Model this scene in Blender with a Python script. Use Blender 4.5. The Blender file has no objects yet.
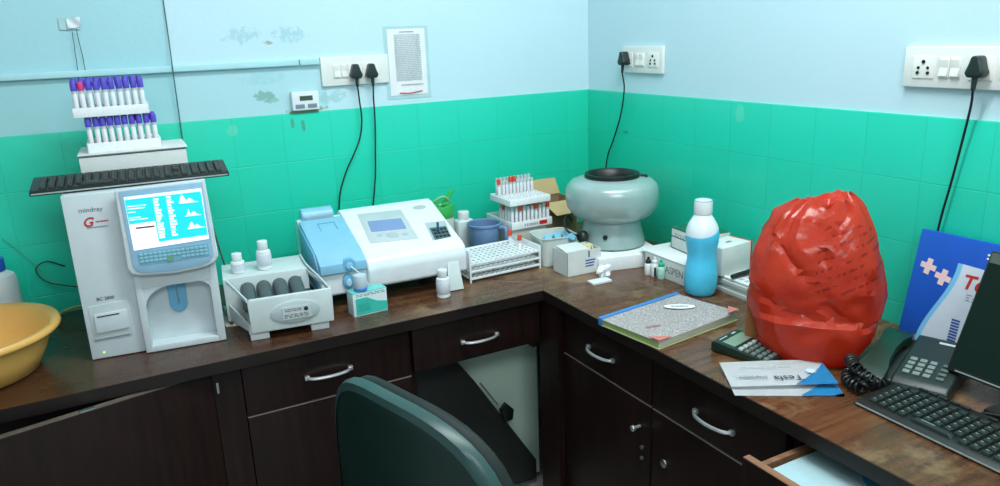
import bpy, bmesh, math, random
from mathutils import Vector, Matrix, Euler, noise
R = math.radians
random.seed(7)
scene = bpy.context.scene
C = scene.collection
ZC = 0.76                      # height of the worktop's upper face

# ---------------------------------------------------------------- camera
def make_camera():
    f, yaw, pitch, roll = 748.25, 0.4831, 0.2728, -0.0385
    F = Vector((math.sin(yaw)*math.cos(pitch), math.cos(yaw)*math.cos(pitch), -math.sin(pitch)))
    r = Vector((math.cos(yaw), -math.sin(yaw), 0)); u = r.cross(F)
    c, s = math.cos(roll), math.sin(roll)
    Rv, Uv = c*r + s*u, -s*r + c*u
    cam = bpy.data.cameras.new('camera'); o = bpy.data.objects.new('camera', cam); C.objects.link(o)
    cam.sensor_fit = 'HORIZONTAL'; cam.sensor_width = 36.0; cam.lens = f/1000*36.0
    cam.clip_start = 0.05
    m = Matrix((Rv, Uv, -F)).transposed().to_4x4(); m.translation = (-1.6534, -2.384, ZC + 0.7223)
    o.matrix_world = m
    scene.camera = o
make_camera()

# ---------------------------------------------------------------- light
scene.view_settings.view_transform = 'Standard'
scene.view_settings.look = 'None'
scene.view_settings.exposure = 0.0
scene.view_settings.gamma = 1.0
scene.view_settings.use_curve_mapping = False
wd = bpy.data.worlds.new('daylight'); scene.world = wd; wd.use_nodes = True
wd.node_tree.nodes['Background'].inputs[0].default_value = (0.78, 0.93, 1.0, 1)
wd.node_tree.nodes['Background'].inputs[1].default_value = 0.47
def area(name, loc, target, sx, sy, power, col):
    l = bpy.data.lights.new(name, 'AREA'); l.shape = 'RECTANGLE'; l.size = sx; l.size_y = sy
    l.energy = power; l.color = col
    o = bpy.data.objects.new(name, l); C.objects.link(o); o.location = loc
    o.rotation_euler = (Vector(target)-Vector(loc)).to_track_quat('-Z', 'Y').to_euler()
area('tube_light', (-0.75, -1.45, 2.74), (-0.6, -1.1, 0), 1.25, 0.16, 38, (0.93, 0.99, 1.0))
area('room_light', (-1.5, -3.2, 2.7), (-0.7, -0.7, 0.9), 1.4, 0.8, 39, (0.93, 0.99, 1.0))

# ---------------------------------------------------------------- materials
def S(r, g, b):
    def f(v):
        v /= 255.0
        return v/12.92 if v <= 0.04045 else ((v+0.055)/1.055)**2.4
    return (f(r), f(g), f(b), 1.0)
MATS = {}
class NT:
    def __init__(s, name):
        s.m = bpy.data.materials.new(name); s.m.use_nodes = True; s.t = s.m.node_tree
        s.b = s.t.nodes['Principled BSDF']; s.out = s.t.nodes['Material Output']
    def n(s, typ, **kw):
        nd = s.t.nodes.new(typ)
        for k, v in kw.items():
            if k.startswith('i_'):
                key = k[2:]; key = int(key) if key.isdigit() else key.replace('_', ' ')
                nd.inputs[key].default_value = v
            else: setattr(nd, k, v)
        return nd
    def l(s, a, b): s.t.links.new(a, b)
    def math(s, op, a, b=None):
        nd = s.t.nodes.new('ShaderNodeMath'); nd.operation = op
        for i, v in enumerate((a, b)):
            if v is None: continue
            if isinstance(v, (int, float)): nd.inputs[i].default_value = v
            else: s.l(v, nd.inputs[i])
        return nd.outputs[0]
    def mix(s, fac, a, b):
        nd = s.t.nodes.new('ShaderNodeMix'); nd.data_type = 'RGBA'
        for i, v in ((0, fac), (6, a), (7, b)):
            if isinstance(v, (int, float, tuple)): nd.inputs[i].default_value = v
            else: s.l(v, nd.inputs[i])
        return nd.outputs[2]
    def noise(s, vec, scale, detail=3, rough=0.5):
        nd = s.n('ShaderNodeTexNoise', i_Scale=scale, i_Detail=detail, i_Roughness=rough)
        if vec is not None: s.l(vec, nd.inputs['Vector'])
        return nd.outputs['Fac']
    def ramp(s, fac, p0, p1):
        nd = s.n('ShaderNodeMapRange'); nd.inputs[1].default_value = p0; nd.inputs[2].default_value = p1
        s.l(fac, nd.inputs[0]); return nd.outputs[0]

def M(name, col, rough=0.45, metal=0.0, var=0.06, spec=0.5, coat=0.0, trans=0.0, emit=None, estr=0.0, nscale=22.0):
    if name in MATS: return MATS[name]
    k = NT(name)
    tc = k.n('ShaderNodeTexCoord')
    nz = k.noise(tc.outputs['Object'], nscale)
    dark = tuple(c*(1-2.2*var) for c in col[:3]) + (1,)
    lite = tuple(min(1, c*(1+var)) for c in col[:3]) + (1,)
    k.l(k.mix(nz, dark, lite), k.b.inputs['Base Color'])
    k.b.inputs['Roughness'].default_value = rough; k.b.inputs['Metallic'].default_value = metal
    k.b.inputs['Specular IOR Level'].default_value = spec
    k.b.inputs['Coat Weight'].default_value = coat; k.b.inputs['Transmission Weight'].default_value = trans
    if emit: k.b.inputs['Emission Color'].default_value = emit; k.b.inputs['Emission Strength'].default_value = estr
    MATS[name] = k.m; return k.m

def wood(name, dark, lite, worn, axis, rough=0.35, wear=0.45, spec=0.5, zone=None):
    k = NT(name); tc = k.n('ShaderNodeTexCoord')
    sc = [24, 24, 24]; sc[axis] = 1.6
    mp = k.n('ShaderNodeMapping'); mp.inputs['Scale'].default_value = sc
    k.l(tc.outputs['Object'], mp.inputs['Vector'])
    g = k.noise(mp.outputs[0], 2.2, 6, 0.65)
    col = k.mix(k.ramp(g, 0.3, 0.7), dark, lite)
    w = k.noise(tc.outputs['Object'], 5.5, 8, 0.72)
    amt = k.math('MULTIPLY', k.ramp(w, 0.52, 0.72), wear)
    if zone:     # rubbed pale where people work; far left darkened to imitate weaker light and reflection
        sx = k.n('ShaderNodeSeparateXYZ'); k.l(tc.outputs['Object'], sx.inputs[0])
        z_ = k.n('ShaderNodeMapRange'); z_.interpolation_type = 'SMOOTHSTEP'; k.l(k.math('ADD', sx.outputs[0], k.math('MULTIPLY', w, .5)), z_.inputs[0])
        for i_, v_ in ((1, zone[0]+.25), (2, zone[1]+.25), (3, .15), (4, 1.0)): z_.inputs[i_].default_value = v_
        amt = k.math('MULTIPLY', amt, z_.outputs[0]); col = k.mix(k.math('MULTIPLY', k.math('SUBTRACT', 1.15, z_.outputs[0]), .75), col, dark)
    col = k.mix(amt, col, worn)
    k.l(col, k.b.inputs['Base Color'])
    k.l(k.math('ADD', k.math('MULTIPLY', w, 0.25), rough-0.12), k.b.inputs['Roughness'])
    k.b.inputs['Specular IOR Level'].default_value = spec
    MATS[name] = k.m; return k.m

def wall_paint():
    k = NT('wall_paint'); tc = k.n('ShaderNodeTexCoord'); geo = k.n('ShaderNodeNewGeometry')
    pos = geo.outputs['Position']; xyz = k.n('ShaderNodeSeparateXYZ'); k.l(pos, xyz.inputs[0])
    X, Yc, Z = xyz.outputs
    col = k.mix(k.noise(pos, 2.0, 4), S(186, 219, 229), S(199, 229, 237))
    # board-covered stretch left of the cable is a slightly greener coat
    left = k.math('LESS_THAN', X, -1.443)
    col = k.mix(k.math('MULTIPLY', left, 0.75), col, S(150, 207, 214))
    # below the trunking, the older and duller coat
    old = k.math('MULTIPLY', k.math('LESS_THAN', k.math('ADD', Z, k.math('MULTIPLY', k.noise(pos, 9, 3), 0.03)), ZC+0.665),
                 k.math('LESS_THAN', X, -1.0))
    col = k.mix(k.math('MULTIPLY', old, 0.45), col, S(150, 205, 208))
    # flaked patches, each with its own outline
    nz = k.noise(pos, 48, 8, 0.8)
    def patch(cx, cz, rx, rz, c, thr=0.95, amt=0.9):
        nonlocal col
        dx = k.math('POWER', k.math('ABSOLUTE', k.math('DIVIDE', k.math('SUBTRACT', X, cx), rx)), 2.0)
        dz = k.math('POWER', k.math('ABSOLUTE', k.math('DIVIDE', k.math('SUBTRACT', Z, cz), rz)), 2.0)
        d = k.math('ADD', k.math('ADD', dx, dz), k.math('MULTIPLY', k.math('SUBTRACT', nz, 0.5), 6.5))
        col = k.mix(k.math('MULTIPLY', k.math('LESS_THAN', d, thr), amt), col, c)
    patch(-1.195, ZC+.565, .032, .018, S(120, 172, 160), 0.75, 0.8)
    patch(-1.17, ZC+.552, .018, .012, S(128, 178, 168), 0.75, 0.7)
    patch(-1.24, ZC+.745, .07, .03, S(150, 196, 204), 0.3, 0.6)
    patch(-1.10, ZC+.742, .07, .034, S(150, 196, 204), 0.3, 0.6)
    patch(-1.165, ZC+.722, .018, .006, S(148, 140, 116), 0.6, 0.7)
    patch(-0.99, ZC+.548, .06, .03, S(150, 200, 200), 0.4, 0.65)
    patch(-1.19, ZC+.62, .08, .03, S(150, 204, 210), 0.35, 0.5)
    patch(-1.07, ZC+.515, .07, .010, S(126, 140, 104), 0.6, 0.7)
    # unpainted lower wall behind the cabinets
    low = k.math('LESS_THAN', Z, ZC-0.02)
    col = k.mix(low, col, S(196, 222, 205))
    k.l(col, k.b.inputs['Base Color']); k.b.inputs['Roughness'].default_value = 0.42
    bm_ = k.n('ShaderNodeBump', i_Strength=0.12, i_Distance=0.004); k.l(k.noise(pos, 60, 4), bm_.inputs['Height'])
    k.l(bm_.outputs[0], k.b.inputs['Normal'])
    return k.m

def tile_mat(name, axis, off):
    k = NT(name); geo = k.n('ShaderNodeNewGeometry'); pos = geo.outputs['Position']
    xyz = k.n('ShaderNodeSeparateXYZ'); k.l(pos, xyz.inputs[0])
    cb = k.n('ShaderNodeCombineXYZ')
    k.l(k.math('ADD', xyz.outputs[axis], off + 3.0), cb.inputs[0])
    k.l(k.math('ADD', xyz.outputs[2], -(ZC+0.5073) + 3.004), cb.inputs[1])
    br = k.n('ShaderNodeTexBrick', offset=0.0, squash=1.0)
    for nm, v in (('Scale', 1.0), ('Brick Width', 0.15), ('Row Height', 0.1502), ('Mortar Size', 0.0016), ('Mortar Smooth', 0.5), ('Bias', 0.0)):
        br.inputs[nm].default_value = v
    br.inputs['Color1'].default_value = S(30, 204, 172); br.inputs['Color2'].default_value = S(36, 208, 177)
    br.inputs['Mortar'].default_value = S(36, 198, 166)
    k.l(cb.outputs[0], br.inputs['Vector'])
    n1 = k.noise(pos, 3.0, 4); col = k.mix(k.math('MULTIPLY', k.ramp(n1, 0.35, 0.75), 0.35), br.outputs['Color'], S(46, 204, 176))
    # drips and chips of other paint
    nz = k.noise(pos, 40, 4, 0.7)
    def chip(ax, ctr, cz, rx, rz, c, amt=0.7):
        nonlocal col
        dx = k.math('POWER', k.math('ABSOLUTE', k.math('DIVIDE', k.math('SUBTRACT', xyz.outputs[ax], ctr), rx)), 2.0)
        dz = k.math('POWER', k.math('ABSOLUTE', k.math('DIVIDE', k.math('SUBTRACT', xyz.outputs[2], cz), rz)), 2.0)
        d = k.math('ADD', k.math('ADD', dx, dz), k.math('MULTIPLY', k.math('SUBTRACT', nz, 0.5), 2.2))
        col = k.mix(k.math('MULTIPLY', k.math('LESS_THAN', d, 0.7), amt), col, c)
    if axis == 0:
        chip(0, -1.12, ZC+.475, .008, .02, S(86, 128, 110)); chip(0, -1.087, ZC+.465, .007, .022, S(86, 128, 110))
        chip(0, -1.30, ZC+.47, .02, .02, S(110, 206, 180), 0.5)
    else:
        chip(1, -.775, ZC+.472, .022, .03, S(96, 214, 186), 0.5)
        chip(1, -.24, ZC+.368, .02, .006, S(40, 130, 110), 0.5)
    k.l(col, k.b.inputs['Base Color'])
    k.b.inputs['Roughness'].default_value = 0.3; k.b.inputs['Specular IOR Level'].default_value = 0.45
    inv = k.math('SUBTRACT', 1.0, br.outputs['Fac'])
    h = k.math('ADD', inv, k.math('MULTIPLY', k.noise(pos, 25, 3), 0.25))
    bm_ = k.n('ShaderNodeBump', i_Strength=0.38, i_Distance=0.003); k.l(h, bm_.inputs['Height'])
    k.l(bm_.outputs[0], k.b.inputs['Normal'])
    return k.m

WHITE = M('white_plastic', S(226, 234, 236), 0.35)
OFFW = M('aged_white_plastic', S(214, 226, 226), 0.4)
GREYP = M('pale_grey_plastic', S(196, 208, 210), 0.4)
PAPER = M('paper', S(232, 236, 238), 0.7)
CARD = M('white_card', S(218, 224, 222), 0.65)
FOAM = M('white_foam', S(236, 242, 244), 0.8, nscale=120)
BLACK = M('black_plastic', S(20, 26, 24), 0.42)
LEG = M('key_legend', S(104, 128, 116), .5)
KEYB = M('key_black', S(30, 40, 37), 0.5)
BLACKG = M('black_gloss', S(10, 24, 18), 0.28)
CABLE = M('cable_black', S(18, 18, 18), 0.5)
CHROME = M('chrome', S(232, 234, 234), 0.36, 0.85, 0.02)
STEEL = M('steel', S(190, 195, 198), 0.35, 1.0, 0.04)
BLUEL = M('light_blue_plastic', S(140, 196, 226), 0.35)
BLUEP = M('sky_blue_plastic', S(112, 178, 214), 0.35)
BLUEBEZ = M('bezel_blue', S(150, 192, 220), 0.4)
INK = M('ink_dark', S(40, 46, 60), 0.6)
INKG = M('ink_grey', S(112, 124, 132), 0.6)
RED = M('print_red', S(196, 40, 38), 0.55)
HOLE = M('hole_dark', S(10, 12, 12), 0.8)
CABW = wood('dark_laminate', S(20, 11, 10), S(38, 21, 18), S(46, 31, 27), 2, 0.42, 0.25, 0.3)
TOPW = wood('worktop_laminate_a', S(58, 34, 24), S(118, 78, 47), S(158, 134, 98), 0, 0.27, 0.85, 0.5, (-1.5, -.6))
EDGEW = wood('dark_edge', S(16, 9, 8), S(28, 17, 14), S(80, 62, 50), 0, 0.45, 0.1)
PEDGE = M('pale_edge', S(128, 116, 106), .6)
RAWW = wood('raw_board_edge', S(112, 76, 52), S(150, 108, 78), S(160, 130, 100), 1, 0.6, 0.3)

# ---------------------------------------------------------------- mesh helpers
I4 = Matrix.Identity(4)
def T(x, y, z): return Matrix.Translation((x, y, z))
def RX(a): return Matrix.Rotation(R(a), 4, 'X')
def RY(a): return Matrix.Rotation(R(a), 4, 'Y')
def RZ(a): return Matrix.Rotation(R(a), 4, 'Z')
FRONT = RX(90)      # prism plane XY -> world XZ, extruding toward -Y (thickness d comes toward the viewer)

def catmull(pts, n=6):
    P = [Vector(p) for p in pts]; Q = [P[0]*2-P[1]] + P + [P[-1]*2-P[-2]]; out = []
    for i in range(1, len(Q)-2):
        a, b, c, d = Q[i-1], Q[i], Q[i+1], Q[i+2]
        for k in range(n):
            t = k/n
            out.append(0.5*((2*b)+(c-a)*t+(2*a-5*b+4*c-d)*t*t+(3*b-a-3*c+d)*t**3))
    out.append(P[-1]); return out

class MB:
    def __init__(s): s.bm = bmesh.new()
    def _merge(s, b, m=None):
        if m is not None: bmesh.ops.transform(b, matrix=m, verts=b.verts)
        me = bpy.data.meshes.new('tmp'); b.to_mesh(me); b.free(); s.bm.from_mesh(me); bpy.data.meshes.remove(me); return s
    def box(s, c, d, m=None, bev=0.0, seg=2, taper=None):
        b = bmesh.new(); bmesh.ops.create_cube(b, size=1.0)
        for v in b.verts:
            if taper and v.co.z > 0: v.co.x *= taper[0]; v.co.y *= taper[1]
            v.co = Vector((v.co.x*d[0]+c[0], v.co.y*d[1]+c[1], v.co.z*d[2]+c[2]))
        if bev: bmesh.ops.bevel(b, geom=b.edges[:], offset=min(bev, min(d)*0.49), segments=seg, profile=0.6, affect='EDGES')
        return s._merge(b, m)
    def b2(s, x0, x1, y0, y1, z0, z1, **k):
        return s.box(((x0+x1)/2, (y0+y1)/2, (z0+z1)/2), (abs(x1-x0), abs(y1-y0), abs(z1-z0)), **k)
    def prism(s, poly, d, m=None, bev=0.0, seg=2, bevall=True):
        b = bmesh.new(); vs = [b.verts.new((p[0], p[1], 0)) for p in poly]
        f = b.faces.new(vs); r = bmesh.ops.extrude_face_region(b, geom=[f])
        for v in [g for g in r['geom'] if isinstance(g, bmesh.types.BMVert)]: v.co.z += d
        bmesh.ops.recalc_face_normals(b, faces=b.faces)
        if bev:
            ed = b.edges[:] if bevall else [e for e in b.edges if abs(e.verts[0].co.z-e.verts[1].co.z) < 1e-7]
            bmesh.ops.bevel(b, geom=ed, offset=bev, segments=seg, profile=0.6, affect='EDGES')
        return s._merge(b, m)
    def lathe(s, prof, n=32, m=None, sx=1.0, sy=1.0):
        b = bmesh.new(); rings = []
        for r, z in prof:
            if r < 1e-6: rings.append([b.verts.new((0, 0, z))])
            else: rings.append([b.verts.new((r*sx*math.cos(2*math.pi*i/n), r*sy*math.sin(2*math.pi*i/n), z)) for i in range(n)])
        for A, B in zip(rings, rings[1:]):
            for i in range(n):
                j = (i+1) % n
                if len(A) == 1 and len(B) == 1: continue
                if len(A) == 1: b.faces.new((A[0], B[j], B[i]))
                elif len(B) == 1: b.faces.new((A[i], A[j], B[0]))
                else: b.faces.new((A[i], A[j], B[j], B[i]))
        bmesh.ops.recalc_face_normals(b, faces=b.faces)
        return s._merge(b, m)
    def cyl(s, r, z0, z1, n=24, m=None, bev=0.0):
        if bev: return s.lathe([(0, z0), (r-bev, z0), (r-bev*.3, z0+bev*.3), (r, z0+bev), (r, z1-bev), (r-bev*.3, z1-bev*.3), (r-bev, z1), (0, z1)], n, m)
        return s.lathe([(0, z0), (r, z0), (r, z1), (0, z1)], n, m)
    def tube(s, pts, r, n=8, smooth=6, m=None, closed=False):
        P = catmull(pts, smooth) if smooth else [Vector(p) for p in pts]
        b = bmesh.new(); rings = []; up = Vector((0, 0, 1)); prev = None
        for i, p in enumerate(P):
            t = (P[min(i+1, len(P)-1)]-P[max(i-1, 0)])
            if t.length < 1e-9: t = Vector((0, 0, 1))
            t.normalize()
            if prev is None:
                a = t.cross(up)
                if a.length < 1e-3: a = t.cross(Vector((1, 0, 0)))
            else: a = prev - t*prev.dot(t)
            a.normalize(); prev = a; c = t.cross(a)
            rr = r[min(i*len(r)//len(P), len(r)-1)] if isinstance(r, (list, tuple)) else r
            rings.append([b.verts.new(p+a*rr*math.cos(2*math.pi*k/n)+c*rr*math.sin(2*math.pi*k/n)) for k in range(n)])
        for A, B in zip(rings, rings[1:]):
            for k in range(n): b.faces.new((A[k], A[(k+1) % n], B[(k+1) % n], B[k]))
        if not closed: b.faces.new(rings[0][::-1]); b.faces.new(rings[-1])
        bmesh.ops.recalc_face_normals(b, faces=b.faces)
        return s._merge(b, m)
    def loft(s, rings, m=None, cap=True):
        b = bmesh.new(); V = [[b.verts.new(p) for p in r] for r in rings]; n = len(V[0])
        for A, B in zip(V, V[1:]):
            for k in range(n): b.faces.new((A[k], A[(k+1) % n], B[(k+1) % n], B[k]))
        if cap: b.faces.new(V[0][::-1]); b.faces.new(V[-1])
        bmesh.ops.recalc_face_normals(b, faces=b.faces)
        return s._merge(b, m)
    def grid(s, fn, nu, nv, m=None, thick=0.0):
        b = bmesh.new(); V = [[b.verts.new(fn(i/nu, j/nv)) for j in range(nv+1)] for i in range(nu+1)]
        for i in range(nu):
            for j in range(nv): b.faces.new((V[i][j], V[i+1][j], V[i+1][j+1], V[i][j+1]))
        if thick: bmesh.ops.solidify(b, geom=b.faces[:], thickness=thick)
        bmesh.ops.recalc_face_normals(b, faces=b.faces)
        return s._merge(b, m)
    def plate(s, w, d, t, nx, ny, bar, z=0.0, ox=0.0, oy=0.0):
        # a plate pierced by nx by ny square holes, made of its own bars, centred on (ox, oy)
        px, py = (w-bar)/nx, (d-bar)/ny
        for i in range(nx+1): s.box((ox-w/2+bar/2+i*px, oy, z+t/2), (bar, d, t))
        for j in range(ny+1): s.box((ox, oy-d/2+bar/2+j*py, z+t/2), (w, bar, t*0.98))
        return s
    def done(s, name, mat, parent=None, sharp=35):
        me = bpy.data.meshes.new(name); s.bm.to_mesh(me); s.bm.free()
        me.materials.append(mat)
        for p in me.polygons: p.use_smooth = True
        me.set_sharp_from_angle(angle=R(sharp))
        o = bpy.data.objects.new(name, me); C.objects.link(o)
        if parent: o.parent = parent
        return o

def text(name, txt, size, mat, parent, m, ex=0.0004, sx=1.0, align='LEFT', shear=0.0, bold=0.0):
    cu = bpy.data.curves.new('txt', 'FONT'); cu.body = txt; cu.size = size; cu.extrude = ex; cu.align_x = align
    cu.shear = shear; cu.offset = bold
    t = bpy.data.objects.new('txt', cu); C.objects.link(t)
    dg = bpy.context.evaluated_depsgraph_get(); me = bpy.data.meshes.new_from_object(t.evaluated_get(dg))
    bpy.data.objects.remove(t); bpy.data.curves.remove(cu)
    me.transform(m @ Matrix.Diagonal((sx, 1, 1, 1))); me.materials.clear(); me.materials.append(mat); me.name = name
    o = bpy.data.objects.new(name, me); C.objects.link(o)
    if parent: o.parent = parent
    return o

def tag(o, label, cat, group=None, loc=None, rz=None):
    o['label'] = label; o['category'] = cat
    if group: o['group'] = group
    if loc is not None: o.location = loc
    if rz is not None: o.rotation_euler = (0, 0, R(rz))
    return o
def thing(name, label, cat, loc, rz=0.0, group=None):
    o = bpy.data.objects.new(name, None); C.objects.link(o); o.empty_display_size = 0.05
    return tag(o, label, cat, group, loc, rz)
def struct(o): o['kind'] = 'structure'; return o
def kids(o): return [c for c in o.children]
def dup(o, parent=None):
    c = o.copy(); C.objects.link(c)
    if parent: c.parent = parent
    for ch in kids(o): dup(ch, c)
    return c
ORD = ['first', 'second', 'third', 'fourth', 'fifth', 'sixth', 'seventh', 'eighth', 'ninth', 'tenth', 'eleventh', 'twelfth']
def dashes(mb, x0, x1, y0, y1, rows, h, rnd, gap=0.12, m=None, z=0.0002):
    for i in range(rows):
        y = y1-(i+0.5)*(y1-y0)/rows; x = x0
        while x < x1-1e-4:
            w = min((x1-x0)*rnd.uniform(0.06, 0.2), x1-x)
            mb.box((x+w/2, y, z), (w, h, 0.0004), m=m); x += w+(x1-x0)*gap*rnd.uniform(0.2, 0.6)
    return mb

# ---------------------------------------------------------------- the room
WP = wall_paint()
struct(MB().b2(-3.4, 0.12, 0.0, 0.12, 0, 2.8).done('wall_back', WP))
struct(MB().b2(0.0, 0.12, -4.2, 0.0, 0, 2.8).done('wall_right', WP))
fl = M('floor_tile', S(150, 152, 146), 0.35); struct(MB().b2(-3.4, 0.12, -4.2, 0.12, -0.05, 0).done('floor', fl))
struct(MB().b2(-3.4, 0.12, -4.2, 0.12, 2.8, 2.86).done('ceiling', M('ceiling_paint', S(228, 232, 232), 0.8)))
ZT = ZC+0.5073
struct(MB().b2(-3.4, 0.0, -0.007, 0.0, ZC-0.01, ZT, bev=0.002).done('trim_1', tile_mat('green_tile_back', 0, 0.1009)))
struct(MB().b2(-0.007, 0.0, -4.2, -0.007, ZC-0.01, ZT, bev=0.002).done('trim_2', tile_mat('green_tile_right', 1, 0.1399)))

# ---------------------------------------------------------------- worktop
w = thing('worktop', 'long L-shaped dark brown laminate worktop running under everything along both walls', 'counter', (0, 0, ZC))
g = 0.009
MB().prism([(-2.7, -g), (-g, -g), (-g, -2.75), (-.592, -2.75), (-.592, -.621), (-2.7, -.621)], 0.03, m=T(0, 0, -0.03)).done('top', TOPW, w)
e = MB(); e.b2(-2.7, -.592, -.6235, -.6212, -.03, -.0005); e.b2(-.5945, -.5922, -2.75, -.6235, -.03, -.0005); e.done('edge_band', EDGEW, w)
MB().box((0, 0, 0), (.135, .0014, .0005), m=T(-.63, -.50, .0003) @ RZ(-42)).done('joint_line', M('pale_scratch', S(170, 146, 122), 0.6), w)['label'] = 'pale mitre joint line'

# ---------------------------------------------------------------- cabinets
def handle(parent, x0, x1, z, y, axis='x'):
    # bow handle; 'x' runs along x and stands out to -y, 'y' runs along y and stands out to -x
    mb = MB(); L = x1-x0
    pts = [(0, 0, 0), (0.004, -0.012, 0), (0.02, -0.022, 0), (L*.5, -0.027, 0), (L-.02, -0.022, 0), (L-.004, -0.012, 0), (L, 0, 0)]
    mb.tube(pts, 0.0042, 8, 6)
    for e_ in (0, L): mb.box((e_, -0.005, 0), (0.013, 0.010, 0.012), bev=0.003)
    o = mb.done('handle', CHROME, parent)
    if axis == 'x': o.location = (x0, y, z)
    else: o.location = (y, x0, z); o.rotation_euler = (0, 0, R(-90))
    o['label'] = 'chrome bow handle'
    return o
def carcass(mb, x0, x1, y0, y1, z0, z1, t=0.018, front=True):
    mb.b2(x0, x0+t, y0, y1, z0, z1); mb.b2(x1-t, x1, y0, y1, z0, z1)
    mb.b2(x0+t, x1-t, y0+.001, y1, z0, z0+t); mb.b2(x0+t, x1-t, y1-.006, y1, z0+t, z1)
    return mb

# back run, far-left unit: its door hangs ajar
c1 = thing('base_cabinet', 'dark brown cabinet unit under the yellow basin whose wide door hangs ajar', 'cabinet', (-1.98, -.30, 0), group='dark base cabinets')
mb = carcass(MB(), -.6, .512, -.295, .275, 0.0, ZC-.031); mb.b2(.47, .535, -.302, -.28, 0.0, ZC-.031); mb.done('carcass', CABW, c1)
d1 = MB().b2(-.62, 0, -.018, 0, .06, .725, bev=0.002).done('cabinet_door', CABW, c1)
d1.location = (.468, -.281, 0); d1.rotation_euler = (0, 0, R(12.5))
MB().b2(-.62, 0, -.0175, -.0005, .7255, .7275).done('worn_top_edge', wood('worn_edge', S(60, 46, 40), S(110, 96, 86), S(150, 140, 130), 0, .6, .5), d1)
MB().box((-.27, -.012, .7285), (.03, .012, .003), bev=.001).done('latch_plate', STEEL, d1)
MB().b2(.476, .482, -.306, -.302, .672, .70, bev=.001).done('hinge', STEEL, c1)

def front(parent, name, x0, x1, z0, z1, y, axis='x'):
    mb = MB()
    if axis == 'x': mb.b2(x0, x1, y, y+.018, z0, z1, bev=.0015)
    else: mb.b2(y, y+.018, x0, x1, z0, z1, bev=.0015)
    return mb.done(name, CABW, parent)
c2 = thing('base_cabinet', 'dark brown cabinet unit under the roller mixer with one drawer above a door', 'cabinet', (-1.225, -.30, 0), group='dark base cabinets')
mb = carcass(MB(), -.219, .222, -.28, .275, 0.0, ZC-.031); mb.b2(-.2, .2, -.282, -.26, ZC-.06, ZC-.031); mb.done('carcass', CABW, c2)
dr = front(c2, 'drawer', -.217, .218, ZC-.168, ZC-.034, -.30); handle(dr, -.063, .05, ZC-.103, -.30)
front(c2, 'cabinet_door', -.217, .218, .08, ZC-.174, -.30)
MB().b2(-.217, .218, -.3005, -.285, ZC-.1738, ZC-.1725).done('pale_edge', PEDGE, c2)
c3 = thing('drawer_unit', 'dark brown single drawer hung over the kneehole in the back run', 'drawer', (-.80, -.30, 0))
mb = MB(); mb.b2(-.20, -.185, -.28, .275, 0, ZC-.031); mb.b2(-.185, .19, -.27, .2, ZC-.172, ZC-.166); mb.b2(.19, .204, -.28, .275, ZC-.19, ZC-.031); mb.done('carcass', CABW, c3)
dr = front(c3, 'drawer', -.197, .204, ZC-.166, ZC-.034, -.30); handle(dr, -.05, .058, ZC-.108, -.30)
mb = MB(); mb.box((-.118, -.3005, ZC-.0355), (.02, .002, .003)); mb.done('chipped_edge', RAWW, c3)
bp = MB().b2(-.183, .30, -.115, -.10, .02, ZC-.175).done('kneehole_panel', M('pale_green_board', S(200, 228, 212), .55, nscale=8), c3); bp['label'] = 'pale green board closing the kneehole'
db = MB().prism([(-.99, -.225), (-.805, -.235), (-.747, -.318), (-.693, -.405), (-.53, -.668), (-.53, -.735), (-.99, -.735)], .016, m=T(0, -.43, ZC) @ FRONT, bev=.002)
db = db.done('dark_board', M('dark_board', S(38, 42, 40), .5)); 
db.location = (0, 0, 0); tag(db, 'loose dark board leaning slanted against the pale kneehole panel', 'board')
cl = thing('black_clip', 'small black clip with thin metal strip on the loose dark board', 'clip', (-.665, -.45, ZC-.42))
MB().prism([(0, 0), (.02, .022), (.045, -.005), (.04, -.04), (.012, -.042)], .02, m=T(0, 0.002, -.02) @ FRONT, bev=.003).done('clip_body', BLACK, cl)
MB().box((0, 0, 0), (.11, .004, .004), m=T(-.035, -.002, .045) @ RY(57)).done('metal_strip', STEEL, cl)

# right run
YB = -.57
post = MB().b2(-.588, -.02, -.688, -.585, 0, ZC-.031).done('corner_post', CABW)
tag(post, 'plain dark filler post where the two cabinet runs meet', 'post')
def unit_b(y0, y1, label, pull=0.0):
    u = thing('base_cabinet', label, 'cabinet', (-.28, (y0+y1)/2, 0), group='dark base cabinets'); h = (y1-y0)/2
    mb = MB(); X0, X1 = -.272, .265
    for yy in (-h, h-.018): mb.b2(X0, X1, yy+.0005, yy+.0175, 0, ZC-.031)
    mb.b2(X0+.001, X1, -h+.018, h-.018, 0, .018); mb.b2(X1-.006, X1, -h+.018, h-.018, .018, ZC-.031)
    mb.b2(X0, X1-.006, -h+.018, h-.018, ZC-.186, ZC-.178); mb.done('carcass', CABW, u)
    return u, h
u1, h = unit_b(-1.084, -.690, 'dark brown cabinet unit under the speckled register with a drawer above a door')
d = front(u1, 'drawer', -h+.002, h-.002, ZC-.17, ZC-.04, -.29, 'y'); handle(d, .064, .172, ZC-.107, -.29, 'y')
d = front(u1, 'cabinet_door', -h+.002, h-.002, .08, ZC-.1765, -.29, 'y')
mb = MB(); mb.cyl(.0045, 0, .018, 12, m=T(-.29, -.154, ZC-.245) @ RY(-90)); mb.cyl(.008, .018, .026, 16, m=T(-.29, -.154, ZC-.245) @ RY(-90), bev=.002); mb.done('knob', CHROME, d)
mb = MB(); mb.cyl(.006, 0, .004, 12, m=T(-.29, -.165, ZC-.30) @ RY(-90)); mb.cyl(.005, 0, .004, 12, m=T(-.29, -.165, ZC-.33) @ RY(-90)); mb.done('lock', STEEL, d)
MB().b2(-.2905, -.275, -h+.002, h-.002, ZC-.1755, ZC-.1745).done('pale_edge', PEDGE, u1)
u2, h = unit_b(-1.489, -1.086, 'dark brown cabinet unit under the blue-white envelopes with a drawer above a door')
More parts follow.
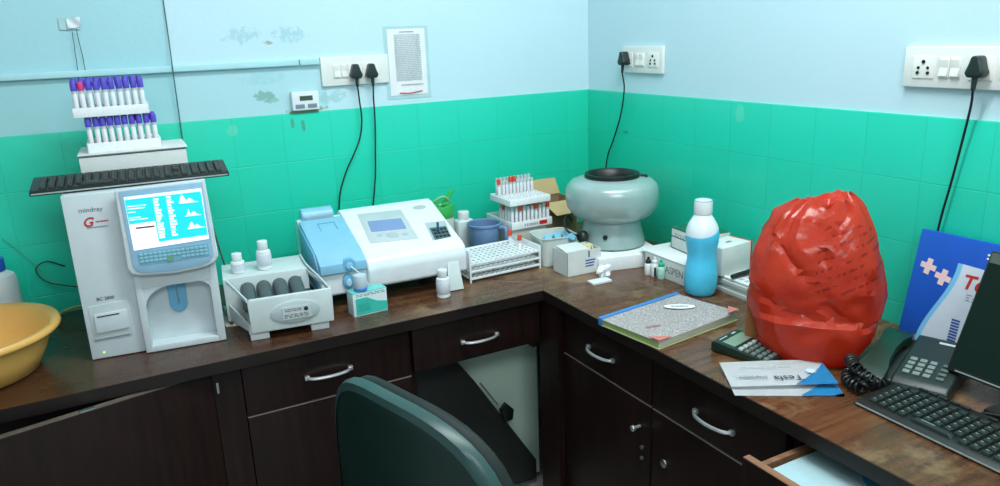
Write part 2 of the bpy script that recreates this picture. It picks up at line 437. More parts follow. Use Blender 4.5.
d = front(u2, 'drawer', -h+.002, h-.002, ZC-.17, ZC-.04, -.29, 'y'); handle(d, .0465, .1575, ZC-.111, -.29, 'y')
d = front(u2, 'cabinet_door', -h+.002, h-.002, .08, ZC-.1765, -.29, 'y')
mb = MB(); mb.cyl(.011, 0, .006, 16, m=T(-.29, .15, ZC-.30) @ RY(-90), bev=.002); mb.done('lock', STEEL, d)
MB().b2(-.2905, -.275, -h+.002, h-.002, ZC-.1755, ZC-.1745).done('pale_edge', PEDGE, u2)
u3, h = unit_b(-1.95, -1.491, 'dark brown cabinet unit below the black keyboard, its top drawer pulled open')
d = MB().b2(-.29-.122, -.29-.104, -h+.002, h-.002, ZC-.19, ZC-.058, bev=.0015).done('drawer', CABW, u3)
mb = MB(); mb.b2(-.411, -.395, -h+.003, h-.003, ZC-.0585, ZC-.0565); mb.done('raw_top_edge', RAWW, d)
mb = MB(); mb.b2(-.394, .02, h-.036, h-.024, ZC-.175, ZC-.064); mb.b2(-.394, .02, -h+.024, -h+.036, ZC-.175, ZC-.064); mb.b2(-.394, .02, -h+.036, h-.036, ZC-.175, ZC-.169); mb.done('drawer_box', RAWW, d)
front(u3, 'cabinet_door', -h+.002, h-.002, .08, ZC-.1955, -.29, 'y')
sh = thing('plastic_folder', 'pale blue plastic folder filling the open drawer at the bottom right', 'folder', (-.596, -1.70, ZC-.082), 0)
MB().box((0, 0, 0), (.145, .33, .026), m=T(0, 0, 0), bev=.004).done('cover', M('pale_folder', S(176, 206, 212), .25), sh)
MB().prism([(-.01, -.03), (.045, .06), (.07, .07), (.07, -.06)], .0008, m=T(0, 0, .0132)).done('print', M('folder_blue', S(70, 150, 200), .3), sh)


# ---------------------------------------------------------------- wall fittings
DUCT = M('trunking_plastic', S(176, 222, 228), .4)
mb = MB(); mb.b2(-2.7, -1.082, -.016, -.0005, ZC+.651, ZC+.668, bev=.002); mb.b2(-1.079, -1.018, -.0165, -.0005, ZC+.651, ZC+.668, bev=.002)
o = mb.done('cable_trunking', DUCT); tag(o, 'thin pale plastic cable trunking running level along the back wall', 'trunking')
o = MB().tube([(-1.436, -.006, ZC+1.6), (-1.4385, -.006, ZC+.85), (-1.442, -.019, ZC+.66), (-1.443, -.012, ZC+.5), (-1.444, -.0115, ZC+.35)], .0017, 6, 6).done('wall_cable', M('cable_teal', S(52, 104, 106), .5))
tag(o, 'thin dark cable running straight down the back wall behind the haematology machine', 'cable')
# tape scrap and threads
t = thing('hanging_thread', 'two dark threads hung from a scrap of clear tape high on the back wall', 'thread', (-1.668, -.006, ZC+.79))
MB().grid(lambda u, v: Vector(((u-.5)*.032, -.0015-.002*math.sin(u*6+v*4), (v-.5)*.026+.004*u)), 8, 6).done('tape', M('tape_white', S(214, 226, 232), .35), t)
MB().grid(lambda u, v: Vector(((u-.5)*.05-.01, .002, (v-.5)*.03)), 4, 4).done('clear_tape', M('tape_clear', S(176, 214, 218), .2), t)
for a, b in (((-.007, -.02), (-.012, -.160)), ((.004, -.014), (.009, -.163))):
    pts = [(a[0]+(b[0]-a[0])*k/8+random.uniform(-.0007, .0007), -.004, a[1]+(b[1]-a[1])*k/8) for k in range(9)]
    MB().tube(pts, .0009, 5, 3).done('thread', INK, t)

def plug_shape(mb, m):
    # pear-shaped three-pin plug in XZ, standing out toward -Y; cord leaves at the bottom
    mb.prism([(-.008, .027), (.008, .027), (.013, .008), (.020, -.008), (.014, -.018), (-.014, -.018), (-.020, -.008), (-.013, .008)], .03, m=m @ FRONT, bev=.006, seg=3)
    mb.tube([(0, -.02, -.014), (0, -.02, -.03), (0, -.021, -.044)], [.006, .0055, .0048, .004], 10, 3, m=m)
def holes3(mb, m):
    mb.cyl(.0042, 0, .0012, 14, m=m @ T(0, -.0005, .012) @ RX(90))
    for sx in (-1, 1):
        mb.cyl(.0032, 0, .0012, 14, m=m @ T(sx*.011, -.0005, -.001) @ RX(90))
        mb.cyl(.0036, 0, .0012, 14, m=m @ T(sx*.012, -.0005, -.012) @ RX(90))
PLATE = M('switch_plate', S(228, 232, 228), .35); MOD = M('switch_module', S(236, 238, 232), .3)
def board(label, loc, rz, w_, hgt, mods):
    b = thing('switchboard', label, 'switchboard', loc, rz, 'white switchboards')
    MB().b2(-w_/2, w_/2, -.012, -.0005, -hgt/2, hgt/2, bev=.003).done('plate', PLATE, b)
    for kind, x in mods:
        if kind == 'switch':
            o = MB().b2(x-.0115, x+.0115, -.0145, -.0115, -.022, .022, bev=.0008).done('switch', MOD, b)
            MB().prism([(0, 0), (.005, 0), (.0015, .018), (.005, .036), (0, .036)], .019, m=T(x-.0095, -.014, -.018) @ Matrix(((0, 0, 1, 0), (-1, 0, 0, 0), (0, 1, 0, 0), (0, 0, 0, 1))), bev=.0005).done('rocker', MOD, o)
        else:
            o = MB().b2(x-.025, x+.025, -.0145, -.0115, -.024, .024, bev=.0008).done('socket', MOD, b)
            q = MB(); holes3(q, T(x, -.0144, 0)); q.done('pin_hole', HOLE, o)
    return b
def plug(label, loc, rz, pts, catcable=None):
    # plug and its flex: one thing
    p = thing('power_plug', label, 'plug', loc, rz, 'black power plugs')
    q = MB(); plug_shape(q, I4); q.done('plug_body', M('plug_black', S(26, 44, 42), .4), p)
    MB().tube([(0, -.021, -.042)]+pts, .0026, 8, 8).done('flex', CABLE, p)
    return p
board('long white switchboard on the back wall with two black plugs in it', (-.904, 0, ZC+.627), 0, .222, .09, [('switch', -.062), ('switch', -.037), ('socket', -.005), ('socket', .047)])
plug('black plug in back wall board, left of its pair, its flex bowing left', (-.910, -.0146, ZC+.620), 0,
     [(.004, -.016, -.09), (.008, -.01, -.15), (-.004, -.008, -.21), (-.035, -.008, -.27), (-.058, -.008, -.31), (-.085, -.006, -.38), (-.095, .0, -.46)])
plug('black plug in back wall board, right of its pair, its flex hanging straighter', (-.858, -.0146, ZC+.619), 0,
     [(.0, -.014, -.08), (.001, -.008, -.15), (-.006, -.008, -.25), (-.014, -.008, -.34), (-.03, -.006, -.44)])
board('small white switchboard on the right wall above the centrifuge', (0, -.3285, ZC+.62), -90, .214, .088, [('socket', -.072), ('switch', -.021), ('switch', .004), ('socket', .061)])
plug('black plug in the small right-wall board, its flex dropping behind the centrifuge', (-.0146, -.2545, ZC+.62), -90,
     [(.0, -.012, -.1), (-.028, -.005, -.19), (-.07, -.004, -.28), (-.105, -.006, -.35), (-.125, -.006, -.45)])
board('wide white switchboard on the right wall above the blue poster box', (0, -1.4135, ZC+.615), -90, .28, .088, [('socket', -.092), ('switch', -.045), ('switch', -.02), ('socket', .034), ('switch', .085), ('switch', .11)])
plug('black plug in the wide right-wall board, its flex dropping behind the poster box', (-.0146, -1.449, ZC+.615), -90,
     [(-.004, -.014, -.08), (-.018, -.008, -.17), (-.030, -.006, -.25), (-.041, -.006, -.32), (-.05, -.005, -.40), (-.054, -.005, -.5)])
# timer
t = thing('digital_timer', 'small white digital timer stuck to the back wall below the trunking end', 'timer', (-1.075, 0, ZC+.542))
MB().b2(-.042, .042, -.022, -.0005, -.027, .03, bev=.004).done('case', WHITE, t)
MB().b2(-.018, .022, -.0235, -.0215, .003, .017).done('display', M('lcd_dark', S(64, 84, 72), .3), t)
for x in (-.018, .02): MB().b2(x-.015, x+.013, -.0245, -.0215, -.02, -.008, bev=.001).done('button', M('timer_button', S(120, 140, 150), .4), t)
MB().b2(-.05, .04, -.012, -.0075, -.035, -.028, bev=.001).done('ledge', M('ledge_dirty', S(110, 130, 96), .7), t)
# notice
n = thing('paper_notice', 'printed white paper notice taped to the back wall right of the switchboard', 'notice', (-.722, -.001, ZC+.643))
MB().grid(lambda u, v: Vector(((u-.5)*.132, -.002-.003*math.sin(u*3.1)*v, (v-.5)*.212)), 8, 8).done('sheet', PAPER, n)
MB().grid(lambda u, v: Vector(((u-.5)*.155, -.0006, (v-.5)*.232-.002)), 4, 4).done('clear_tape', M('tape_clear', S(176, 214, 218), .2), n)
dashes(MB(), -.043, .047, -.058, .09, 26, .0028, random.Random(3), .05, m=T(0, -.0058, 0) @ FRONT).done('printed_lines', M('print_grey', S(192, 202, 207), .7), n)
mb = MB(); mb.box((.0, -.0058, .096), (.05, .0006, .0022)); mb.box((.01, -.0058, -.072), (.08, .0006, .0015)); mb.done('printed_heading', INKG, n)
MB().tube([(-.036, -.005, -.098), (0, -.006, -.1), (.045, -.005, -.095)], .0015, 6, 4).done('red_strip', RED, n)

# ---------------------------------------------------------------- left end: basin, bottle
BAS = M('yellow_plastic', S(236, 182, 98), .35, nscale=6)
b = thing('plastic_basin', 'round yellow-orange plastic basin on the left end of the worktop', 'basin', (-2.006, -.393, ZC)); b.scale = (1, 1, .95)
MB().lathe([(0, .001), (.125, .001), (.14, .006), (.162, .05), (.18, .1), (.184, .1), (.196, .101), (.2, .106), (.2, .113), (.196, .119), (.186, .119), (.176, .11), (.157, .052), (.136, .012), (.12, .008), (0, .008)], 64).done('bowl', BAS, b, 50)
b = thing('reagent_bottle', 'white plastic bottle with a blue screw cap behind the yellow basin', 'bottle', (-1.957, -.10, ZC))
MB().lathe([(0, 0), (.046, 0), (.05, .004), (.05, .142), (.045, .16), (.028, .17), (.026, .178), (0, .178)], 32).done('body', WHITE, b)
MB().cyl(.029, .171, .206, 28, bev=.003).done('cap', M('cap_blue', S(40, 90, 190), .4), b)
MB().lathe([(.0505, .03), (.0507, .031), (.0507, .1), (.0505, .101)], 32).done('paper_label', PAPER, b)
o = MB().tube([(-1.80, -.012, ZC+.135), (-1.84, -.03, ZC+.16), (-1.868, -.04, ZC+.145), (-1.85, -.05, ZC+.11), (-1.80, -.06, ZC+.09), (-1.74, -.08, ZC+.08)], .0019, 8, 8).done('looped_cable', CABLE)
tag(o, 'black cable looping out from behind the haematology machine near the basin', 'cable')
o = MB().tube([(-1.93, -.012, ZC+.24), (-1.90, -.012, ZC+.2), (-1.86, -.014, ZC+.14), (-1.83, -.02, ZC+.08)], .0012, 6, 6).done('thin_tubing', M('tube_pale', S(90, 190, 150), .3))
tag(o, 'thin pale plastic tubing curving down the green tiles above the basin', 'tubing')
o = MB()
for k in range(3): o.tube([(-1.86+.01*k, -.06-.02*k, ZC+.004), (-1.82, -.07-.025*k, ZC+.02+.008*k), (-1.775, -.08-.03*k, ZC+.03+.01*k), (-1.74, -.09-.02*k, ZC+.035)], .0028, 6, 6)
o = o.done('flexible_tubing', M('tube_straw', S(150, 170, 110), .4)); tag(o, 'bundle of thin yellowish tubing lying between basin and haematology machine', 'tubing')

# ---------------------------------------------------------------- haematology analyser
a = thing('blood_analyzer', 'tall white haematology machine with a lit screen under the black keyboard', 'machine', (-1.605, -.461, ZC), -6)
AN = M('analyzer_white', S(206, 218, 222), .38)
mb = MB()
mb.b2(-.151, .152, .026, .36, .012, .402, bev=.005); mb.b2(-.152, -.03, .0, .07, .0015, .404, bev=.004)
mb.b2(-.032, -.016, -.016, .065, .0015, .404, bev=.003); mb.b2(.134, .154, -.016, .065, .0015, .404, bev=.003)
mb.b2(-.02, .14, -.016, .065, .0015, .0165, bev=.002); mb.b2(-.02, .14, -.016, .065, .165, .404, bev=.002)
mb.prism([(-.018, .166), (.05, .166), (.03, .163), (.012, .157), (-.002, .147), (-.011, .134), (-.017, .115)], .044, m=T(0, .03, 0) @ FRONT); mb.prism([(.136, .166), (.136, .14), (.131, .153), (.122, .161), (.105, .166)], .044, m=T(0, .03, 0) @ FRONT)
mb.done('body', AN, a)
MB().prism([(-.037, .412), (.157, .416), (.163, .226), (.152, .211), (.128, .203), (.061, .198), (-.012, .203), (-.032, .21), (-.038, .222)], .022, m=T(0, -.014, 0) @ FRONT, bev=.004, seg=3).done('screen_housing', AN, a)
bz = MB().prism([(-.028, .408), (.151, .411), (.153, .232), (.143, .218), (.125, .211), (.061, .206), (-.006, .21), (-.02, .217), (-.026, .23)], .004, m=T(0, -.0345, 0) @ FRONT, bev=.0015).done('bezel', BLUEBEZ, a)
scr = MB().prism([(-.02, .394), (.146, .397), (.147, .273), (-.018, .267)], .0012, m=T(0, -.0384, 0) @ FRONT).done('screen', M('screen_white', S(230, 240, 245), .3, emit=S(225, 245, 255), estr=.7), a)
cy = M('screen_cyan', S(30, 195, 225), .3, emit=S(30, 205, 235), estr=.7)
mb = MB()
mb.prism([(-.019, .388), (.144, .390), (.146, .284), (.038, .281), (.037, .332), (-.018, .330)], .0006, m=T(0, -.0396, 0) @ FRONT); mb.done('screen_panel', cy, scr)
wt = M('screen_text', S(235, 245, 250), .3, emit=S(235, 250, 255), estr=.8)
rn = random.Random(5); mb = MB()
for (x0, x1, z0, z1, n_) in ((.04, .055, .288, .385, 15), (.068, .084, .290, .388, 15)):
    for i in range(n_):
        z = z0+(z1-z0)*(i+.5)/n_; w_ = rn.uniform(.5, 1)*(x1-x0)
        mb.b2(x0, x0+w_, -.0408, -.0402, z-.0022, z+.0022)
for z in (.372, .366, .358, .34, .345): mb.b2(-.016, -.016+rn.uniform(.006, .04), -.0408, -.0402, z-.001, z+.001)
def hist(x0, x1, z0, hmax, pk, wd_):
    n_ = 26; pts = [(x0, z0)]
    for i in range(n_+1):
        x = x0+(x1-x0)*i/n_; f_ = max(math.exp(-((i/n_-pk)/wd_)**2), .55*math.exp(-((i/n_-.55)/.18)**2) if wd_ < .2 else 0)
        pts.append((x, z0+.0012+hmax*f_*rn.uniform(.8, 1)))
    pts.append((x1, z0)); mb.prism(pts, .0006, m=T(0, -.0402, 0) @ FRONT)
hist(.094, .136, .366, .02, .2, .16); hist(.102, .138, .334, .018, .25, .08); hist(.104, .142, .303, .017, .25, .15)
mb.done('screen_readout', wt, scr)
MB().b2(-.006, .034, -.0408, -.0398, .318, .3215).done('screen_bar', M('screen_red', S(120, 50, 50), .4, emit=S(130, 40, 40), estr=.4), scr)
kp = MB().prism([(-.012, .261), (.143, .2625), (.144, .231), (-.011, .229)], .001, m=T(0, -.0384, 0) @ FRONT).done('keypad', M('keypad_blue', S(120, 176, 200), .45), a)
for r_ in range(3):
    for c_ in range(15):
        if r_ == 2 and 6 <= c_ <= 8: continue
        MB().b2(-.009+c_*.0101, -.009+c_*.0101+.0078, -.0412, -.0392, .2525-.0085*r_, .2525-.0085*r_+.0056, bev=.0006).done('key', M('keypad_key', S(146, 200, 214), .45), kp)
MB().cyl(.008, 0, .002, 20, m=T(.056, -.0395, .238) @ RX(90)).done('round_key', M('key_green', S(110, 160, 140), .45), kp)
MB().prism([(.034, .172), (.077, .172), (.076, .1), (.07, .086), (.055, .08), (.042, .086), (.035, .1)], .03, m=T(0, .05, 0) @ FRONT, bev=.005, seg=3).done('probe_cover', BLUEP, a)
MB().tube([(.055, .018, .165), (.056, .018, .12), (.057, .018, .105)], .0012, 6, 3).done('sample_probe', STEEL, a)
pr_ = MB().prism([(-.14, .136), (-.052, .14), (-.056, .05), (-.139, .048)], .003, m=T(0, .001, 0) @ FRONT, bev=.001).done('printer', GREYP, a)
MB().prism([(-.13, .115), (-.058, .118), (-.059, .071), (-.131, .068)], .005, m=T(0, -.0015, 0) @ FRONT, bev=.0015).done('printer_door', AN, pr_)
MB().b2(-.12, -.072, -.0075, -.0055, .112, .1145, m=RY(-2)).done('paper_slot', HOLE, pr_)
MB().b2(-.137, -.06, -.0032, -.0018, .0545, .0565, m=RY(-2)).done('groove', INKG, pr_)
MB().cyl(.0024, 0, .003, 12, m=T(-.124, .0015, .0165) @ RX(90)).done('power_light', M('led_green', S(170, 230, 110), .4, emit=S(170, 240, 90), estr=1.2), a)
text('maker_name', 'mindray', .0155, INKG, a, T(-.121, -.0004, .362) @ FRONT)
text('badge_letter', 'G', .03, RED, a, T(-.118, -.0004, .328) @ FRONT, shear=.3, bold=.0006)
dashes(MB(), -.09, -.064, .333, .342, 1, .003, random.Random(21), .08, m=T(0, -.0004, 0) @ FRONT).done('badge_print', RED, a)
dashes(MB(), -.11, -.066, .322, .328, 1, .0018, random.Random(22), .04, m=T(0, -.0004, 0) @ FRONT).done('badge_rule', INKG, a)
text('model_name', 'BC 2800', .0108, INK, a, T(-.119, -.0004, .1475) @ FRONT)
mb = MB()
for x, y in ((-.12, .03), (.12, .03), (-.12, .32), (.12, .32)): mb.cyl(.016, 0, .014, 16, m=T(x, y, 0))
mb.done('foot', BLACK, a)

# keyboards: a tray-like case and every key a piece of its own
def keyboard(label, loc, rot, L, D, group, media=False, lip=0.01):
    k = thing('computer_keyboard', label, 'keyboard', loc, 0, group); k.rotation_euler = [R(v) for v in rot]
    MB().prism([(-D/2, .0), (D/2, 0), (D/2, .018), (D*.3, .017), (-D*.42, .012), (-D/2, .008)], L, m=T(-L/2, 0, 0) @ Matrix(((0, 0, 1, 0), (1, 0, 0, 0), (0, 1, 0, 0), (0, 0, 0, 1))), bev=.003).done('case', BLACK, k)
    px = L/23.2; top = lambda y: .0125+(y+D*.42)*.0075/(D*.8)
    proto = None; cnt = 0
    kb = MB().box((0, 0, .003), (px*.82, px*.82, .0075), bev=.0018, taper=(.8, .8)); kb.box((-px*.1, py*.1 if False else px*.12, .0069), (px*.26, px*.2, .0006)); kb = kb.done('key', KEYB, k)
    kb.data.materials.append(LEG)
    for p_ in kb.data.polygons:
        if p_.center.z > .00695 and abs(p_.center.x+px*.1) < px*.05: p_.material_index = 1
    rows = 6; y0 = -D*.40; py = D*.72/rows
    first = True
    for r_ in range(rows):
        x = -L/2+px*.9
        y = y0+(r_+.5)*py+(py*.12 if r_ == 5 else 0)
        for c_ in range(21):
            if r_ == 0 and 4 <= c_ <= 8:
                if c_ == 4: pass
                else: continue
            if c_ in (15, 19) and r_ in (1, 2) and c_ == 15: continue
            gx = px*(.35 if c_ > 13 else 0)+px*(.3 if c_ > 16 else 0)
            q = kb if first else kb.copy()
            if not first: C.objects.link(q)
            first = False
            q.location = (x+c_*px+px*.5+gx+(px*2 if (r_ == 0 and c_ == 4) else 0), y, top(y)-.002)
            if r_ == 0 and c_ == 4: q.scale = (5.2, 1, 1)
            cnt += 1
            if cnt >= 99: break
        if cnt >= 99: break
    if cnt >= 99:
        rest = MB(); done_ = 0
        tot = 0
        for r_ in range(rows):
            x = -L/2+px*.9; y = y0+(r_+.5)*py+(py*.12 if r_ == 5 else 0)
            for c_ in range(21):
                if r_ == 0 and 5 <= c_ <= 8: continue
                if c_ == 15 and r_ in (1, 2): continue
                tot += 1
                if tot <= cnt: continue
                gx = px*(.35 if c_ > 13 else 0)+px*(.3 if c_ > 16 else 0)
                rest.box((x+c_*px+px*.5+gx, y, top(y)+.0005), (px*.82, px*.82, .006), bev=.0015, taper=(.8, .8))
        q = rest.done('far_keys', KEYB, k); q['kind'] = 'stuff'
    if media:
        for c_ in range(12): MB().box((-L/2+.03+c_*.021+(.03 if c_ > 5 else 0), D*.43, .0195), (.016, .007, .005), bev=.0015).done('media_key', KEYB, k)
    MB().b2(-L/2+.004, L/2-.004, -D/2-.0006, -D/2+.001, .0035, .0065).done('front_trim', M('grey_trim', S(168, 178, 174), .35), k)
    return k
keyboard('black keyboard lying on top of the white haematology machine', (-1.598, -.362, ZC+.4095), (4, 0, -3), .432, .125, 'black computer keyboards')

# box and foam racks above it
b = thing('cardboard_box', 'white cardboard box behind the keyboard under the purple-capped tube racks', 'box', (-1.582, -.165, ZC+.4025), -2)
MB().b2(-.124, .124, -.105, .085, 0, .064, bev=.0015).done('carton', CARD, b)
MB().b2(-.126, .128, -.11, .088, .0645, .067, m=RX(-.5), bev=.0008).done('lid', CARD, b)
mb = MB(); mb.b2(-.124, .126, -.1065, -.1055, .0615, .063); mb.done('lid_gap', INK, b)
dashes(MB(), -.03, .11, .003, .022, 2, .006, random.Random(9), .1, m=T(0, -.1056, 0) @ FRONT).done('faded_print', M('print_faint', S(150, 158, 156), .7), b)

TUBEB = M('tube_plastic', S(206, 214, 218), .2); LABELW = M('tube_label', S(232, 234, 238), .6); PURP = M('cap_purple', S(92, 76, 200), .4)
PINK = M('cap_pink', S(214, 60, 130), .4); TAN = M('serum_tan', S(196, 160, 96), .4); ORNG = M('cap_orange', S(226, 78, 50), .4); GREYC = M('cap_grey', S(176, 190, 194), .3)
def tube_proto(capm, hb=.058, labeled=True, r=.0058, cap_h=.02, cap=True, empty=False):
    t_ = bpy.data.objects.new('sample_tube', None); C.objects.link(t_); t_.empty_display_size = .02
    MB().lathe([(0, 0), (r*.6, .0015), (r, .006), (r, hb), (r*.85, hb), (r*.85, hb-.002), (0, hb-.002)], 14).done('tube', TUBEB, t_)
    if labeled: MB().lathe([(r*1.02, .012), (r*1.05, .0125), (r*1.05, hb-.012), (r*1.02, hb-.0115)], 14).done('paper_label', LABELW, t_)
    if cap: MB().lathe([(0, hb), (r*1.24, hb-.004), (r*1.28, hb-.002), (r*1.28, hb+cap_h-.006), (r*1.15, hb+cap_h-.003), (r*.7, hb+cap_h-.003), (0, hb+cap_h-.005)], 14).done('cap', capm, t_)
    return t_
def serum(t_, r=.0058):
    MB().lathe([(0, .0005), (r*.7, .001), (r*1.06, .006), (r*1.06, .0165), (0, .0165)], 14).done('sample', TAN, t_)
def foam_tray(label, loc, rz, w_, d_, h_, nx, ny, group):
    f_ = thing('foam_rack', label, 'tube rack', loc, rz, group)
    mb = MB().b2(-w_/2, w_/2, -d_/2, d_/2, 0, .007, bev=.003); mb.plate(w_-.003, d_-.003, h_-.009, nx, ny, .0028, z=.0065)
    for s_ in (-1, 1):
        mb.b2(-w_/2, w_/2, s_*(d_/2-.0045), s_*(d_/2), .002, h_, bev=.0025); mb.b2(s_*(w_/2-.0045), s_*w_/2, -d_/2, d_/2, .002, h_, bev=.0025)
    mb.done('tray', FOAM, f_)
    return f_
def cell(w_, d_, nx, ny, i, j):
    bar = .0028; px, py = (w_-.003-bar)/nx, (d_-.003-bar)/ny
    return (-(w_-.003)/2+bar/2+(i+.5)*px, -(d_-.003)/2+bar/2+(j+.5)*py)
WU, DU = .174, .125
pp = tube_proto(PURP, .062); pk = tube_proto(PINK, .062); serum(pk); pt = tube_proto(PURP, .062); serum(pt)
def fill(loc, rz, w_, d_, nx, ny, rows, where, special, zoff=.0072):
    for j in range(rows):
        for i in range(nx):
            jj = j*2
            base = special.get((i, j), pp)
            q = dup(base); x, y = cell(w_, d_, nx, ny, i, jj)
            m = T(*loc) @ RZ(rz); p_ = m @ Vector((x, y, zoff+.0032*j)); q.location = p_; q.rotation_euler = (R(random.uniform(-1, 1)), R(random.uniform(-1, 1)), R(rz+random.uniform(-40, 40)))
            colr = 'pink-capped' if base is pk else 'purple-capped'
            rown = ('front row', 'second row', 'third row')[j]
            extra = ' holding straw-coloured serum' if base in (pk, pt) else ''
            tag(q, f'{colr} blood tube, {ORD[i]} from left, {rown} of {where} rack', 'tube', f'blood tubes in the {where} rack')
LL = (-1.6, -.185, ZC+.470)
foam_tray('white foam tube rack on the cardboard box, lower of the two above the keyboard', LL, -1, .172, .125, .025, 10, 6, 'foam racks on the box')
fill(LL, -1, .172, .125, 10, 6, 2, 'lower left', {(0, 0): pt, (7, 0): pt})
LU = (-1.617, -.187, ZC+.5595)
foam_tray('white foam tube rack balanced on purple caps, topmost rack above the haematology machine', LU, -1, WU, DU, .024, 10, 6, 'foam racks on the box')
fill(LU, -1, WU, DU, 10, 6, 3, 'topmost left', {(1, 0): pk})
for q in (pp, pk, pt):
    for ch in kids(q): bpy.data.objects.remove(ch)
    bpy.data.objects.remove(q)

# ---------------------------------------------------------------- roller mixer
MIX = M('mixer_grey', S(206, 218, 218), .42)
m_ = thing('roller_mixer', 'grey roller mixer with four dark rollers and a sloping open tray', 'mixer', (-1.288, -.418, ZC), -7)
mb = MB(); mb.b2(-.146, .072, .004, .15, .012, .13, bev=.003)
def rail(xb, xf, zb0, zb1, zf0, zf1):
    mb.loft([[Vector((x+d_, y, z)) for d_, z in ((-.0018, a), (.0018, a), (.0018, b_), (-.0018, b_))] for x, y, a, b_ in ((xb, .006, zb0, zb1), (xf, -.136, zf0, zf1))])
for xb, xf in ((-.138, -.096), (.069, .108)):
    rail(xb, xf, .119, .128, .104, .112); rail(xb, xf, .015, .06, .026, .045)
mb.b2(-.1, .075, -.135, .006, .02, .026)
mb.done('housing', MIX, m_)
for x in (-.1, .05): MB().cyl(.003, 0, .003, 10, m=T(x, .0045, .108) @ RX(90)).done('screw', STEEL, m_)
fp = MB().prism([(-.099, .024), (.105, .024), (.107, .106), (.102, .112), (-.096, .112), (-.101, .106)], .012, m=T(.005, -.133, 0) @ FRONT, bev=.003).done('front_panel', MIX, m_)
MB().lathe([(0, 0), (.062, 0), (.061, .003), (.052, .0055), (0, .006)], 40, m=T(.016, -.1445, .066) @ RX(90), sy=.5).done('badge', M('badge_grey', S(182, 196, 198), .4), fp)
lb = MB().box((.019, -.15135, .06525), (.07, .0023, .0325)).done('paper_label', M('label_grey', S(196, 206, 206), .5), fp)
mb = MB(); dashes(mb, -.028, .012, .061, .069, 2, .0016, random.Random(1), m=T(.018, -.1526, .008) @ FRONT); dashes(mb, -.03, .03, .044, .055, 3, .0014, random.Random(2), m=T(.018, -.1526, .008) @ FRONT)
mb.cyl(.0055, 0, .0008, 18, m=T(.042, -.1525, .072) @ RX(90)); mb.done('print', INK, lb)
for k in range(4):
    x = -.084+k*.041
    MB().lathe([(0, 0), (.015, .0), (.0185, .004), (.0185, .122), (.015, .126), (0, .126)], 24, m=T(x-.004, .003, .098) @ RX(95)).done('roller', M('roller_rubber', S(74, 86, 88), .55), m_)
mb = MB(); mb.b2(-.095, -.08, -.1, -.03, .024, .034, bev=.002); mb.tube([(-.085, -.02, .05), (-.07, -.06, .04), (-.085, -.09, .036)], .003, 6, 5); mb.done('bearing_bracket', GREYP, m_)
MB().b2(.045, .072, -.1, -.014, .027, .08, bev=.003).done('motor_cover', M('motor_dark', S(40, 58, 56), .5), m_)
MB().tube([(.068, .14, .133), (.072, .02, .135), (.09, -.06, .124), (.104, -.128, .114)], .003, 8, 6).done('guard_rail', GREYP, m_)
for x, lab in ((-.074, 'left'), (.076, 'right')):
    o = MB().b2(-.024, .022, -.012, .03, 0, .0195, bev=.002).done('foam_block', FOAM)
    p_ = T(-1.288, -.418, ZC) @ RZ(-7) @ Vector((x, -.118, 0)); tag(o, f'white foam block under the {lab} front corner of the roller mixer', 'foam block', 'foam blocks under the mixer', p_, -7)
mb = MB(); mb.b2(-.09, .065, .09, .12, 0, .0118); o = mb.done('rear_foam', FOAM, m_); o['label'] = 'foam strip under the back edge'
for k in range(3):
    o = MB().box((0, 0, .0016), (.018, .17, .003), bev=.0006).done('test_strip', M('strip_cream', S(222, 226, 214), .6))
    tag(o, f'long cream strip between haematology machine and roller mixer, {ORD[k]} from the left', 'strip', 'cream strips beside the mixer', (-1.437+.02*k, -.315-.004*k, ZC), 4-6*k)
def small_bottle(name, label, loc, r, h_, hn, cat='bottle', capw=.72, lab=True, cap=WHITE, body=WHITE):
    b_ = thing(name, label, cat, loc, random.uniform(0, 360), 'small white reagent bottles')
    MB().lathe([(0, 0), (r*.92, 0), (r, .002), (r, h_*.86), (r*.93, h_*.94), (r*.6, h_), (r*.55, h_+.003), (0, h_+.003)], 28).done('body', body, b_)
    MB().cyl(r*capw, h_+.001, h_+hn, 24, bev=.0015).done('cap', cap, b_)
    if lab: MB().lathe([(r*1.01, h_*.2), (r*1.03, h_*.21), (r*1.03, h_*.75), (r*1.01, h_*.76)], 28).done('paper_label', M('label_white', S(206, 214, 222), .6), b_)
    return b_
small_bottle('reagent_bottle', 'short white bottle on the left of the roller mixer top', (-1.384, -.352, ZC+.1308), .018, .033, .02)
small_bottle('reagent_bottle', 'taller white bottle on the roller mixer top beside the short one', (-1.316, -.362, ZC+.1308), .019, .055, .024)
o = MB().tube([(-1.402, -.08, ZC+.2), (-1.399, -.1, ZC+.16), (-1.395, -.13, ZC+.12), (-1.385, -.17, ZC+.03)], .0025, 6, 6).done('thin_cable', CABLE)
tag(o, 'thin black cable dropping between the haematology machine and the roller mixer', 'cable')
o = MB().tube([(-1.29, -.235, ZC+.10), (-1.285, -.225, ZC+.155), (-1.28, -.215, ZC+.16), (-1.275, -.205, ZC+.1), (-1.27, -.20, ZC+.02)], .004, 8, 6).done('looped_cable', CABLE)
tag(o, 'short black cable looping up behind the roller mixer bottles', 'cable')

